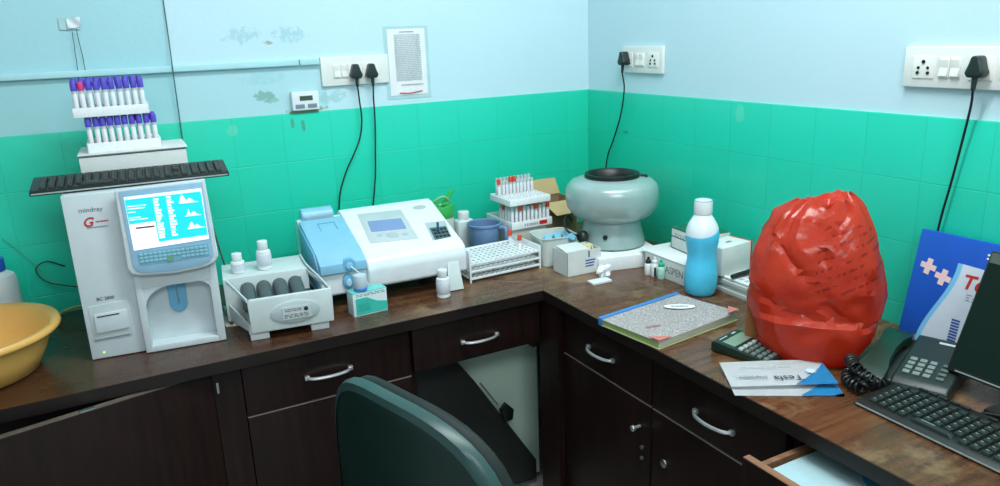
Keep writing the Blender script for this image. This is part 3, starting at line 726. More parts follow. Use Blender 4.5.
# ---------------------------------------------------------------- chemistry analyser
ca = thing('chemistry_analyzer', 'wide white chemistry analyser with sloping top and pale blue left section', 'machine', (-.965, -.44, ZC), -2.5)
YZ = Matrix(((0, 0, 1, 0), (1, 0, 0, 0), (0, 1, 0, 0), (0, 0, 0, 1)))      # polygon (y, z) extruded along +x
prof = [(0.006, .042), (-.012, .05), (-.016, .10), (-.008, .126), (.012, .137), (.255, .214), (.282, .217), (.303, .206), (.315, .175), (.315, .03), (.05, .03)]
WH2 = M('analyser_white', S(232, 240, 244), .3)
MB().prism(prof, .3, m=T(-.092, 0, 0) @ YZ, bev=.008, seg=3).done('main_body', WH2, ca)
prof2 = [(.03, .03), (.0, .042), (.0, .11), (.035, .15), (.27, .205), (.29, .2), (.3, .18), (.3, .03)]
MB().prism(prof2, .135, m=T(-.222, 0, 0) @ YZ, bev=.006, seg=3).done('side_body', WH2, ca)
MB().prism([(-.004, .102), (-.012, .106), (-.012, .132), (.03, .156), (.235, .209), (.236, .195), (.04, .14), (.0, .112)], .129, m=T(-.222, 0, 0) @ YZ, bev=.004, seg=2).done('blue_cover', BLUEL, ca)
MB().prism([(.012, .05), (.006, .118), (.04, .154), (.235, .197), (.215, .06)], .006, m=T(-.2265, 0, 0) @ YZ, bev=.002).done('side_panel', BLUEP, ca)
mb = MB(); sl = math.degrees(math.atan2(.053, .205))
for (x0, x1, y0, y1) in ((-.175, -.125, .205, .2065), (-.175, -.1735, .16, .205), (-.1265, -.125, .16, .205)):
    mb.b2(x0, x1, y0-.03, y1-.03, -.0003, .0006, m=T(0, .03, .1566) @ RX(sl))
mb.done('hatch_seam', M('seam_blue', S(80, 140, 180), .5), ca)
pc = MB().lathe([(0, 0), (.021, 0), (.025, .004), (.025, .092), (.021, .096), (0, .096)], 28, m=T(-.208, .275, .21) @ RY(90)).done('paper_roll_cover', BLUEL, ca)
MB().b2(-.2, -.118, .246, .25, .206, .214).done('paper_slot', M('slot_grey', S(160, 180, 190), .5), ca)
mb = MB(); mb.lathe([(0, 0), (.02, 0), (.019, .006), (.013, .012), (0, .014)], 28, m=T(-.142, .0, .124) @ RX(90)); mb.lathe([(0, 0), (.019, 0), (.0185, .003), (0, .004)], 28, m=T(-.142, -.009, .124) @ RX(90)); mb.done('pump_head', BLUEP, ca)
MB().lathe([(0, 0), (.0105, 0), (.0095, .006), (0, .008)], 20, m=T(-.142, -.011, .122) @ RX(90)).done('pump_knob', BLUEL, ca)
MB().lathe([(0, 0), (.017, 0), (.016, .006), (.01, .009), (0, .01)], 24, m=T(-.146, .0, .076) @ RX(90), sy=1.35).done('switch_surround', BLUEP, ca)
MB().lathe([(0, 0), (.008, 0), (.007, .004), (0, .005)], 20, m=T(-.146, -.009, .074) @ RX(90), sy=1.4).done('power_switch', M('switch_blue', S(190, 224, 244), .3), ca)
MB().tube([(-.14, -.018, .122), (-.122, -.03, .104), (-.108, -.04, .085), (-.102, -.05, .07)], .002, 6, 5).done('aspiration_tube', M('tube_clear', S(200, 216, 222), .2), ca)
# slope-mounted details: frame with its origin on the slope, x right, y up-slope, z out
th = math.degrees(math.atan2(.077, .243)); SL = T(0, .012, .137) @ RX(th) @ T(.004, -.008, 0)
fr = MB().prism([(-.06, .065), (.082, .052), (.087, .229), (-.05, .236)], .0015, m=SL @ T(0, 0, .0002), bev=.0006).done('control_panel', M('panel_grey', S(190, 202, 206), .4), ca)
MB().prism([(-.04, .122), (.066, .113), (.07, .176), (-.034, .185)], .0012, m=SL @ T(0, 0, .0016)).done('display', M('lcd_blue', S(128, 150, 196), .25, emit=S(120, 145, 200), estr=.04), fr)
MB().prism([(-.046, .116), (.072, .107), (.076, .182), (-.04, .191)], .0006, m=SL @ T(0, 0, .0014)).done('display_frame', GREYP, fr)
mb = MB(); mb.lathe([(0, 0), (.015, 0), (.014, .0015), (0, .002)], 24, m=SL @ T(.014, .09, .0018), sx=1.2); mb.lathe([(0, 0), (.008, 0), (.007, .0015), (0, .002)], 20, m=SL @ T(.052, .086, .0018), sx=1.3); mb.lathe([(0, 0), (.006, 0), (.005, .0015), (0, .002)], 20, m=SL @ T(-.022, .098, .0018), sx=1.3); mb.done('button', M('button_grey', S(174, 188, 194), .4), fr)
wl = MB().prism([(.118, .03), (.18, .034), (.195, .128), (.13, .132)], .0006, m=SL @ T(0, 0, .0004)).done('cuvette_well', M('well_grey', S(176, 190, 194), .5), ca)
MB().prism([(.125, .03), (.176, .034), (.185, .096), (.132, .098)], .0008, m=SL @ T(0, 0, .0009)).done('well_floor', M('well_teal', S(70, 96, 100), .5), wl)
mb = MB()
for r_ in range(3):
    for c_ in range(4): mb.box((0, 0, 0), (.0085, .0095, .0008), m=SL @ T(.137+c_*.0122+r_*.002, .044+r_*.019, .002), bev=.0002)
mb.done('cuvette_hole', HOLE, wl)
pb = MB().cyl(.004, 0, .03, 12, m=SL @ T(.150, .07, .0015) @ RX(-th), bev=.0015).done('mixing_stick', M('stick_blue', S(40, 96, 128), .35), ca); pb['label'] = 'dark blue stick standing in the well'
MB().lathe([(0, 0), (.022, 0), (.022, .0008), (0, .001)], 28, m=SL @ T(.148, .228, .0002), sy=.55).done('sticker', M('sticker_grey', S(176, 186, 190), .5), ca)
mb = MB()
for x, y in ((-.19, .06), (.17, .06), (-.19, .28), (.17, .28)): mb.cyl(.014, 0, .031, 16, m=T(x, y, 0))
mb.done('foot', BLACK, ca)

# reagent box, cup, bottle and stand in front of it
b = thing('reagent_box', 'small turquoise and white reagent box in front of the chemistry analyser', 'box', (-1.081, -.498, ZC), 4)
MB().b2(-.049, .049, -.022, .022, 0, .066, bev=.001).done('carton', M('carton_white', S(216, 234, 236), .5), b)
MB().prism([(-.042, .003), (.049, .003), (.049, .028), (.02, .034), (-.01, .05), (-.042, .05)], .0006, m=T(0, -.0219, 0) @ FRONT).done('printed_panel', M('print_teal', S(60, 190, 176), .5), b)
mb = MB(); dashes(mb, -.04, .045, .054, .062, 2, .0016, random.Random(4), m=T(0, -.0221, 0) @ FRONT); dashes(mb, -.036, .0, .012, .034, 4, .0012, random.Random(6), m=T(0, -.0228, 0) @ FRONT); mb.done('print', M('print_teal_dark', S(40, 130, 130), .6), b)
MB().b2(-.0492, .0492, -.0222, .0222, .0645, .0664).done('top_flap', M('print_teal_pale', S(110, 206, 200), .5), b)
c_ = thing('sample_cup', 'small clear cup with a blue base standing on the turquoise reagent box', 'cup', (-1.099, -.505, ZC+.0672))
MB().lathe([(0, .009), (.0165, .009), (.0175, .012), (.0175, .042), (.0165, .044), (0, .044)], 24).done('cup_body', M('cup_clear', S(196, 214, 226), .15), c_)
MB().cyl(.0182, 0, .009, 24, bev=.001).done('base', M('cup_blue', S(70, 130, 206), .4), c_)
small_bottle('reagent_bottle', 'white bottle standing before the right end of the chemistry analyser', (-.857, -.505, ZC), .0195, .06, .022)
s_ = MB().prism([(-.024, 0), (.024, 0), (.017, .082), (-.017, .084)], .003, bev=.001, m=RX(78)).done('plastic_stand', OFFW)
tag(s_, 'white plastic wedge leaning beside the white bottle at the analyser end', 'stand', None, (-.805, -.478, ZC+.002), -4)

# ---------------------------------------------------------------- behind: containers, mug
g_ = thing('storage_jar', 'green lidded jar with a looped strap behind the chemistry analyser', 'jar', (-.672, -.085, ZC))
g_.scale = (.86, .86, .98)
MB().lathe([(0, 0), (.05, 0), (.052, .004), (.052, .13), (0, .13)], 32).done('body', M('jar_white', S(214, 226, 220), .4), g_)
MB().cyl(.056, .13, .172, 32, bev=.005).done('lid', M('jar_green', S(56, 176, 84), .4), g_)
MB().tube([(-.06, -.02, .175), (-.03, -.04, .2), (.0, -.045, .206), (.02, -.04, .186), (-.02, -.03, .176)], .005, 8, 6).done('strap', M('strap_green', S(120, 190, 120), .45), g_)
MB().box((0, 0, 0), (.075, .02, .006), m=T(.02, -.03, .2) @ RZ(20) @ RY(-38), bev=.002).done('lever', M('jar_green', S(56, 176, 84), .4), g_)
j_ = thing('storage_bottle', 'square white plastic bottle behind the right end of the chemistry analyser', 'bottle', (-.594, -.10, ZC))
MB().box((0, 0, .055), (.062, .05, .11), bev=.01, seg=3).done('body', OFFW, j_)
MB().cyl(.02, .108, .138, 24, bev=.003).done('cap', WHITE, j_)
mg = thing('plastic_mug', 'grey-blue plastic mug behind the wire tube rack', 'mug', (-.562, -.192, ZC), -38)
mg.scale = (1.06, 1.06, 1.04)
MUG = M('mug_blue', S(104, 138, 176), .4)
MB().lathe([(0, .002), (.044, .002), (.046, .006), (.051, .098), (.055, .1), (.056, .105), (.053, .108), (.05, .105), (.0495, .098), (.043, .008), (0, .007)], 40).done('cup', MUG, mg)
MB().tube([(.046, -.01, .095), (.066, -.016, .094), (.075, -.02, .085), (.074, -.02, .045), (.064, -.016, .03), (.045, -.01, .028)], .0075, 10, 6).done('handle', MUG, mg)

# wire tube rack
RK = M('rack_white', S(234, 240, 242), .35)
rk = thing('wire_rack', 'white three-tier grid tube rack with open sides on the worktop', 'tube rack', (-.618, -.357, ZC), 2.2)
WR, DR = .25, .162
MB().plate(WR, DR, .003, 14, 7, .0085, z=.055).done('top_grid', RK, rk)
MB().plate(WR, DR, .003, 14, 7, .0075, z=.032).done('middle_grid', RK, rk)
MB().plate(WR, DR, .003, 14, 7, .0085, z=.01).done('bottom_grid', RK, rk)
for s_ in (-1, 1):
    mb = MB(); hz = .076 if s_ > 0 else .1
    for q in (-1, 1): mb.b2(s_*WR/2-.003, s_*WR/2+.003, q*DR/2-.003, q*DR/2+.003, 0, hz-.002, bev=.001)
    mb.b2(s_*WR/2-.0025, s_*WR/2+.0025, -DR/2, DR/2, .05, hz, bev=.001)
    mb.done('end_frame', RK, rk)
for q in (-1, 1):
    for z in (.055, .032, .01): MB().b2(-WR/2, WR/2, q*DR/2-.002, q*DR/2+.002, z-.001, z+.006, bev=.001).done('side_rail', RK, rk)
def place_cap_tube(label, loc, capm=ORNG, cap=True, lab=True, group=None, tilt=(0, 0), hb=.062, rad=.0056):
    q = tube_proto(capm, hb, lab, rad, .016, cap); q.location = loc; q.rotation_euler = (R(tilt[0]), R(tilt[1]), R(random.uniform(0, 360)))
    return tag(q, label, 'tube', group)
px, py = (WR-.005)/14, (DR-.005)/7
def rcell(i, j): return T(-.618, -.357, ZC) @ RZ(2.2) @ Vector((-WR/2+.0025+(i+.5)*px, -DR/2+.0025+(j+.5)*py, .0135))
place_cap_tube('orange-capped tube in the wire rack, further back of the leaning pair', rcell(12, 5), group='orange tubes in the wire rack', tilt=(2, -4), hb=.078)
place_cap_tube('orange-capped tube in the wire rack, nearer of the leaning pair', rcell(12, 3), group='orange tubes in the wire rack', tilt=(-2, 3), hb=.07)

# foam racks with serum tubes on a small carton
o = MB().b2(-.075, .06, -.08, .09, 0, .0845, bev=.002).done('cardboard_box', M('card_pale', S(190, 196, 184), .7)); tag(o, 'plain pale carton under the serum tube racks behind the tub', 'box', None, (-.413, -.172, ZC))
W3, D3 = .16, .185
FL_ = (-.413, -.168, ZC+.0855)
f3 = foam_tray('white foam serum rack on the carton, lower of the pair behind the wire rack', FL_, 0, W3, D3, .026, 10, 9, 'foam racks behind the wire rack')
mb = MB(); mb.b2(.028, .058, -.0935, -.0925, .007, .02); mb.done('red_mark', RED, f3)
dashes(mb := MB(), -.03, .025, .006, .019, 1, .008, random.Random(8), .12, m=T(0, -.0928, 0) @ FRONT).done('print', M('print_faint2', S(170, 178, 184), .7), f3)
lower_caps = {2: 1, 6: 1, 9: 1}
for i in range(10):
    x, y = cell(W3, D3, 10, 9, i, 0); isr = i in lower_caps
    q = tube_proto(ORNG if isr else GREYC, .058 if isr else .066, True, .0054, .016, isr or i % 3 == 0)
    q.location = (FL_[0]+x, FL_[1]+y, FL_[2]+.0072)
    tag(q, f"{'orange-capped' if isr else 'grey clear'} serum tube, {ORD[i]} from left, front row of lower serum rack", 'tube', 'serum tubes in the lower rack')
for j in range(1, 5):
    x, y = cell(W3, D3, 10, 9, 0, j); isr = j == 3
    q = tube_proto(ORNG if isr else GREYC, .056 if isr else .064, True, .0054, .016, isr)
    q.location = (FL_[0]+x, FL_[1]+y, FL_[2]+.0072)
    tag(q, f"{'orange-capped' if isr else 'grey clear'} serum tube, left column of lower serum rack, {ORD[j-1]} behind front corner tube", 'tube', 'serum tubes in the lower rack')
FU_ = (-.424, -.200, ZC+.170)
foam_tray('white foam serum rack on top of tubes, upper of two behind wire rack', FU_, 0, W3, .14, .022, 11, 7, 'foam racks behind the wire rack')
for i in range(11):
    x, y = cell(W3, .14, 11, 7, i, 5 if i else 4); isr = i in (0, 4, 5)
    q = tube_proto(ORNG if isr else GREYC, .058, True, .0054, .016, isr)
    q.location = (FU_[0]+x, FU_[1]+y, FU_[2]+.0072)
    tag(q, f"{'orange-capped' if isr else 'grey clear'} serum tube, {ORD[i]} from left, front row of upper serum rack", 'tube', 'serum tubes in the upper rack')
for i in range(1, 11):
    x, y = cell(W3, .14, 11, 7, i, 6)
    q = tube_proto(GREYC, .068, True, .0054, .016, False); q.location = (FU_[0]+x, FU_[1]+y, FU_[2]+.0072)
    tag(q, f'uncapped clear serum tube, {ORD[i-1]} from left, back row of upper serum rack', 'tube', 'serum tubes in the upper rack')

# open carton by the corner
k_ = thing('cardboard_box', 'open brown carton with raised flaps in the corner left of the centrifuge', 'box', (-.235, -.10, ZC), 0)
KR = M('kraft', S(206, 178, 130), .7)
mb = MB(); mb.b2(-.07, .07, -.06, -.057, 0, .135); mb.b2(-.07, .07, .057, .06, 0, .135); mb.b2(-.07, -.067, -.057, .057, 0, .135); mb.b2(.067, .07, -.057, .057, 0, .135); mb.b2(-.067, .067, -.057, .057, 0, .003); mb.done('carton', M('kraft_dark2', S(150, 124, 88), .7), k_)
MB().prism([(-.07, 0), (.07, 0), (.06, .06), (-.06, .062)], .003, m=T(0, .056, .136) @ RX(72)).done('flap', KR, k_)
MB().prism([(-.07, 0), (.07, 0), (.05, .06), (-.045, .062)], .003, m=T(0, -.060, .136) @ RX(-140)).done('flap', KR, k_)
# clear tub with vials
TUBM = M('clear_tub', S(206, 220, 214), .15)
tb = thing('plastic_tub', 'cloudy clear plastic tub of small vials in front of the serum racks', 'tub', (-.416, -.396, ZC), -8)
tb.scale = (1.1, 1.0, 1.0)
def rr(w_, d_, r, z, n=6):
    out = []
    for cx, cy, a0 in ((w_/2-r, d_/2-r, 0), (-w_/2+r, d_/2-r, 90), (-w_/2+r, -d_/2+r, 180), (w_/2-r, -d_/2+r, 270)):
        for k in range(n+1): out.append(Vector((cx+r*math.cos(R(a0+90*k/n)), cy+r*math.sin(R(a0+90*k/n)), z)))
    return out
mb = MB(); mb.loft([rr(.1, .1, .02, .001), rr(.106, .106, .02, .05), rr(.114, .114, .02, .09), rr(.12, .12, .022, .092), rr(.12, .12, .022, .096), rr(.11, .11, .018, .095), rr(.1, .1, .018, .05), rr(.092, .092, .018, .004)]); mb.done('tub_body', TUBM, tb)
for k, (x, y, a, lab) in enumerate([(-.03, -.02, 40, 'leftmost'), (.0, -.005, 55, 'second from the left'), (.028, .004, 60, 'third from the left'), (.035, -.035, 75, 'nearest the white box')]):
    v = thing('sample_vial', f'blue-lidded vial lying in the cloudy tub, {lab}', 'vial', (0, 0, 0), 0, 'vials in the tub')
    p_ = T(-.412, -.398, ZC) @ RZ(-18) @ Vector((x, y, .082)); v.location = p_; v.rotation_euler = (R(62), 0, R(a-60))
    MB().lathe([(0, -.03), (.009, -.03), (.0105, -.026), (.0105, .008), (0, .008)], 18).done('body', M('vial_clear', S(196, 216, 222), .15), v)
    MB().lathe([(0, .008), (.012, .008), (.0125, .01), (.0125, .022), (.011, .024), (0, .024)], 18).done('lid', M('vial_blue', S(120, 196, 226), .3), v)
vf = MB()
for k in range(16): vf.box((random.uniform(-.032, .032), random.uniform(-.032, .032), .02+.0025*k), (.03, .012, .012), m=None, bev=.003)
q = vf.done('vial_fill', M('fill_pale', S(204, 216, 212), .5), tb); q['kind'] = 'stuff'
# small open white box
wb = thing('cardboard_box', 'small open white box with blue print in front of the centrifuge', 'box', (-.408, -.521, ZC), -1)
mb = MB(); Wb, Db, Hb = .122, .084, .075
mb.b2(-Wb/2, Wb/2, -Db/2, -Db/2+.002, 0, Hb); mb.b2(-Wb/2, Wb/2, Db/2-.002, Db/2, 0, Hb); mb.b2(-Wb/2, -Wb/2+.002, -Db/2, Db/2, 0, Hb); mb.b2(Wb/2-.002, Wb/2, -Db/2, Db/2, 0, Hb); mb.b2(-Wb/2, Wb/2, -Db/2, Db/2, 0, .002)
mb.done('carton', CARD, wb)
MB().prism([(-Wb/2, 0), (Wb*.18, 0), (Wb*.16, Db*.8), (-Wb/2+.004, Db*.8)], .0015, m=T(0, -Db/2+.004, Hb) @ RX(6)).done('lid_flap', CARD, wb)
mb = MB()
for k in range(7): mb.tube([(.02+.005*k, -.02+.006*(k % 3), .055), (.022+.005*k, .0, Hb+.003), (.018+.005*k, .03, Hb+.002-.001*k)], .0025, 6, 4)
mb.done('packing', M('packing_cream', S(216, 212, 170), .6), wb)
mb = MB()
for k in range(3): mb.b2(.004, .034+.003*k, -Db/2-.0006, -Db/2, .022+.009*k, .026+.009*k)
mb.done('blue_print', M('print_blue', S(60, 84, 160), .6), wb)
MB().b2(.014, .02, -Db/2-.0006, -Db/2, .052, .072).done('tape_strip', INKG, wb)

# ---------------------------------------------------------------- centrifuge
fo = MB().b2(-.105, .115, -.14, .14, 0, .044, bev=.004).done('foam_slab', FOAM); tag(fo, 'thick white foam slab under the grey centrifuge', 'foam slab', None, (-.23, -.466, ZC), -14)
cf = thing('centrifuge', 'round grey laboratory centrifuge with a black ring on top, on the foam slab', 'centrifuge', (-.226, -.455, ZC+.0442))
CG = M('centrifuge_grey', S(158, 182, 180), .3, .12, spec=.6, coat=.3)
MB().lathe([(0, .004), (.104, .004), (.108, .008), (.106, .02), (.099, .048), (.093, .068), (.091, .08), (.088, .088), (0, .088)], 64).done('base', CG, cf)
MB().lathe([(0, .086), (.088, .086), (.09, .09), (.11, .094), (.13, .105), (.145, .128), (.1495, .152), (.149, .178), (.144, .198), (.131, .211), (.108, .219), (.08, .2235), (.078, .221), (.07, .19), (0, .185)], 72).done('bowl', CG, cf, 40)
MB().lathe([(.074, .219), (.087, .221), (.0885, .228), (.087, .235), (.081, .2365), (.076, .234), (.07, .215), (.066, .205)], 64).done('lid_ring', BLACK, cf, 60)
MB().lathe([(0, .206), (.07, .209), (.071, .213), (0, .211)], 48).done('lid_disc', M('lid_black', S(16, 18, 18), .35), cf)
mb = MB(); mb.tube([(.075, -.05, .226), (.088, -.058, .224), (.094, -.06, .220)], .004, 8, 3); mb.done('lid_tab', BLACK, cf)
mb = MB(); mb.lathe([(0, 0), (.0075, 0), (.007, .006), (0, .007)], 18, m=T(-.075, -.068, .046) @ RZ(-48) @ RX(94)); mb.done('speed_knob', BLACK, cf)
def foot(a): return MB().lathe([(0, 0), (.014, 0), (.013, .006), (0, .006)], 14, m=T(.088*math.cos(R(a)), .088*math.sin(R(a)), .0)).done('foot', BLACK, cf)
for a_ in (232, 352, 112): foot(a_)
mb = MB(); mb.lathe([(0, 0), (.012, .0), (.019, .006), (.02, .02), (.016, .026), (0, .03)], 20, m=T(-.104, -.004, .04) @ RZ(0) @ RY(-82)); mb.done('inlet', M('inlet_dark', S(36, 48, 46), .45), cf)
MB().tube([(-.128, -.004, .05), (-.15, .0, .052), (-.165, .02, .07), (-.15, .05, .09), (-.12, .075, .095), (-.09, .1, .07)], .004, 8, 8).done('flex', CABLE, cf)
# tissue, eraser
def blob(rad, amp, seed, sc, nu=18, nv=12):
    rings = []
    for j in range(1, nv):
        th_ = math.pi*j/nv; rg = []
        for i in range(nu):
            ph = 2*math.pi*i/nu; d = Vector((math.sin(th_)*math.cos(ph), math.sin(th_)*math.sin(ph), math.cos(th_)))
            f_ = 1+amp*noise.noise(d*2.1+Vector((seed, seed*2, 0)))+amp*.5*noise.noise(d*5+Vector((seed, 0, 3)))
            rg.append(Vector((d.x*sc[0], d.y*sc[1], d.z*sc[2]))*rad*f_)
        rings.append(rg)
    return rings
o = MB().loft(blob(.021, .8, 4.2, (1, .8, .9))).done('crumpled_tissue', FOAM, None, 20); tag(o, 'crumpled white tissue on the worktop beside the foam slab', 'tissue', None, (-.378, -.622, ZC+.017))
o = MB().box((0, 0, .004), (.066, .034, .008), bev=.002).done('test_cassette', WHITE); tag(o, 'flat white cassette lying on the worktop before the small white box', 'cassette', None, (-.418, -.655, ZC), -2)

# ---------------------------------------------------------------- right wall: boxes, droppers, trays
ab = thing('carton', 'long flat white carton lettered on its side along the right wall', 'box', (-.135, -.745, ZC), -88.5)
ab.rotation_euler = (0, 0, R(-91.5))
MB().b2(-.105, .105, -.102, .098, 0, .062, bev=.0012).done('carton_body', CARD, ab)
MB().prism([(-.105, -.105), (-.105, .09), (-.145, .085), (-.15, -.085)], .0016, m=T(0, 0, .0626) @ RY(-2)).done('open_flap', PAPER, ab)
MB().b2(-.106, .106, -.1035, .098, .0626, .0645, bev=.0005).done('lid', PAPER, ab)
text('side_lettering', 'ASPEN', .032, M('print_grey2', S(126, 142, 140), .6), ab, T(-.008, -.1024, .02) @ FRONT, sx=.88)
mb = MB(); mb.prism([(0, 0), (.012, .012), (.0, .024), (-.012, .012)], .0006, m=T(-.026, -.1022, .02) @ FRONT); mb.done('logo', M('print_teal', S(60, 190, 176), .5), ab)
gb = thing('carton', 'small white carton with green edges on the long flat carton', 'box', (-.105, -.735, ZC+.0652), -97)
MB().b2(-.07, .07, -.055, .055, 0, .066, bev=.001).done('carton_body', CARD, gb)
GRN = M('print_green', S(30, 110, 84), .55); mb = MB()
mb.b2(-.0704, .0704, -.0556, -.0548, .0635, .0664); mb.b2(-.0704, .0704, -.0556, -.0548, 0, .003); mb.b2(-.0704, -.067, -.0556, -.0548, .003, .0635); mb.b2(-.0704, .0704, -.0556, -.0548, .037, .040); mb.b2(-.0704, .0704, -.0548, .055, .0662, .0668); mb.done('green_border', GRN, gb)
dashes(MB(), -.05, .05, .04, .052, 2, .002, random.Random(12), m=T(0, -.0552, 0) @ FRONT).done('print', INKG, gb)
def droppers(label, loc, capm, bodym, hgt, stripe=None):
    d_ = thing('dropper_bottle', label, 'bottle', loc, 20, 'tiny dropper bottles')
    MB().lathe([(0, 0), (.0105, 0), (.0115, .002), (.0115, hgt*.55), (.009, hgt*.64), (.0055, hgt*.68), (0, hgt*.68)], 20).done('body', bodym, d_)
    MB().lathe([(0, hgt*.66), (.0085, hgt*.66), (.0085, hgt*.8), (.0045, hgt*.86), (.0035, hgt), (0, hgt)], 20).done('cap', capm, d_)
    if stripe: MB().b2(-.003, .003, -.0122, -.0112, .002, hgt*.5, m=RZ(-50)).done('label_stripe', stripe, d_)
droppers('tiny white dropper bottle with black label stripe by the lettered carton', (-.247, -.698, ZC), WHITE, WHITE, .06, BLACK)
droppers('tiny white dropper bottle half hidden behind the black-striped one', (-.252, -.675, ZC), BLACK, WHITE, .055)
droppers('tiny dropper bottle with a green cap by the lettered carton', (-.247, -.728, ZC), M('cap_green', S(40, 176, 140), .4), M('body_mint', S(170, 220, 204), .4), .058)
for k, (z, yy, xx) in enumerate(((0, -.985, -.108), (.0235, -.975, -.106))):
    tr = thing('plate_tray', ('lower', 'upper')[k]+' of the two flat grey-white trays stacked behind the blue bottle', 'tray', (xx, yy, ZC+z), -92, 'trays behind the bottle')
    MB().b2(-.095, .095, -.08, .08, 0, .014, bev=.002).done('tray_base', M('tray_grey', S(204, 214, 206), .5), tr)
    MB().b2(-.09, .09, -.075, .075, .0155, .022, bev=.002).done('tray_lid', PAPER, tr)
    if k:
        mb = MB()
        for i in range(8):
            for j in range(5): mb.box((-.075+.0215*i, -.055+.027*j, .0222), (.012, .016, .0006))
        mb.done('well_print', M('print_greyL', S(176, 190, 190), .6), tr)
rb = thing('carton', 'white carton with a red edge standing on the trays behind the blue bottle', 'box', (-.122, -.888, ZC+.0462), 6)
MB().b2(-.07, .054, -.02, .06, 0, .08, bev=.001).done('carton_body', CARD, rb)
MB().b2(.0515, .0575, -.0206, .06, 0, .0803).done('red_end', RED, rb)
MB().b2(-.01, .01, .012, .022, .0802, .0806).done('print', INKG, rb)
pn = thing('marker_pen', 'black marker pen lying on the trays in front of the red-ended carton', 'pen', (-.125, -.945, ZC+.0545), 4)
MB().lathe([(0, -.06), (.005, -.06), (.0065, -.055), (.0075, .02), (.0075, .035), (0, .035)], 16, m=RY(90)).done('barrel', BLACK, pn)
MB().lathe([(0, .035), (.0085, .035), (.008, .072), (.004, .076), (0, .076)], 16, m=RY(90)).done('cap', BLACKG, pn)

# ---------------------------------------------------------------- blue bottle
def bottle_mat():
    k = NT('bottle_two_tone'); tc = k.n('ShaderNodeTexCoord'); xyz = k.n('ShaderNodeSeparateXYZ'); k.l(tc.outputs['Object'], xyz.inputs[0])
    x, y, z = xyz.outputs
    ang = k.math('ARCTAN2', y, x)
    edge = k.math('ADD', k.math('ADD', k.math('MULTIPLY', k.math('SINE', k.math('ADD', ang, 2.75)), .011), .172), k.math('MULTIPLY', k.math('SINE', k.math('ADD', k.math('MULTIPLY', ang, 2.0), 2.6)), .006))
    fac = k.math('GREATER_THAN', z, edge)
    k.l(k.mix(fac, S(80, 202, 240), S(222, 234, 242)), k.b.inputs['Base Color']); k.b.inputs['Roughness'].default_value = .32
    k.b.inputs['Subsurface Weight'].default_value = 0.0
    return k.m
wbt = thing('water_bottle', 'tall sky-blue water bottle with a white shoulder and cap', 'bottle', (-.241, -.889, ZC))
wbt.scale = (.885, .885, 1)
prof = [(0, .0), (.036, .0), (.043, .003), (.047, .01), (.0505, .03), (.0505, .06), (.047, .085), (.0445, .105), (.0455, .125), (.0495, .148), (.0515, .165), (.05, .182), (.044, .2), (.034, .216), (.0275, .226), (.0265, .232), (0, .232)]
P_ = catmull([(r, 0, z) for r, z in prof[1:-1]], 4)
bt = bottle_mat()
MB().lathe([(0, 0)]+[(p.x, p.z) for p in P_]+[(0, .232)], 56).done('body', bt, wbt, 60)
MB().lathe([(0, .230), (.0275, .230), (.028, .232), (.028, .262), (.0266, .2665), (.023, .268), (0, .268)], 48).done('cap', WHITE, wbt)
MB().lathe([(.0270, .2655), (.0273, .267), (.0249, .2688), (.0242, .2682)], 48).done('cap_ring', M('cap_ring_blue', S(130, 200, 228), .35), wbt)
# ---------------------------------------------------------------- register
def speckle():
    k = NT('register_cover'); tc = k.n('ShaderNodeTexCoord')
    a_ = k.noise(tc.outputs['Object'], 260, 2); b_ = k.noise(tc.outputs['Object'], 120, 3)
    col = k.mix(k.ramp(a_, .42, .6), S(190, 186, 190), S(244, 240, 238)); col = k.mix(k.math('MULTIPLY', k.ramp(b_, .5, .6), .35), col, S(206, 176, 178))
    k.l(col, k.b.inputs['Base Color']); k.b.inputs['Roughness'].default_value = .5; return k.m
bk = thing('register_book', 'speckled grey hardback register with blue spine and red corners on the worktop', 'book', (-.459, -1.011, ZC), 7)
BL, BW, BT = .288, .205, .021
MB().b2(-BL/2, BL/2, -BW/2, BW/2-.004, .0, .0022, bev=.0008).done('back_cover', M('register_back', S(170, 176, 130), .6), bk)
MB().b2(-BL/2+.004, BL/2-.004, -BW/2+.005, BW/2-.004, .0023, BT-.0036, bev=.0006).done('page_block', M('page_edge', S(206, 212, 196), .75), bk)
MB().b2(-BL/2+.0035, -BL/2+.0045, -BW/2+.006, BW/2-.006, .003, BT-.004).done('green_page_edge', M('page_green', S(162, 180, 110), .7), bk)
fc = MB().grid(lambda u, v: Vector(((u-.5)*BL, (v-.5)*BW-.001, BT-.0032+.007*(1-v)**2*(.35+.65*u))), 12, 12, thick=.0022).done('front_cover', speckle(), bk)
MB().b2(-BL/2-.0004, BL/2+.0004, BW/2-.010, BW/2+.003, .0, BT+.0002, bev=.002).done('spine', M('spine_blue', S(60, 130, 196), .5), bk)
def covz(u, v): return BT-.0032+.007*(1-v)**2*(.35+.65*u)+.0028
for u, sgn in ((0, 1), (1, -1)):
    x = (u-.5)*BL; MB().prism([(x, -BW/2-.001), (x+sgn*.042, -BW/2-.001), (x, -BW/2+.034)] if sgn > 0 else [(x, -BW/2-.001), (x, -BW/2+.034), (x+sgn*.042, -BW/2-.001)], .0006, m=T(0, 0, covz(u, .0)-.0003) @ RX(-1.5 if u else -.6)).done('corner', M('corner_red', S(206, 120, 106), .55), fc)
lbl = MB().lathe([(0, 0), (.04, 0), (.04, .0006), (0, .0007)], 36, m=T(.062, .02, covz(.7, .6)+.0012) @ RZ(-40), sy=.4).done('title_label', PAPER, fc)
dashes(MB(), -.022, .022, -.004, .005, 1, .005, random.Random(2), .05, m=T(.062, .02, covz(.7, .6)+.002) @ RZ(-40)).done('print', INK, lbl)
dashes(MB(), -.018, .018, -.003, .004, 1, .005, random.Random(3), .05, m=T(-.085, -.028, covz(.2, .4)+.0008) @ RZ(-24)).done('red_print', M('print_rose', S(200, 120, 120), .6), fc)
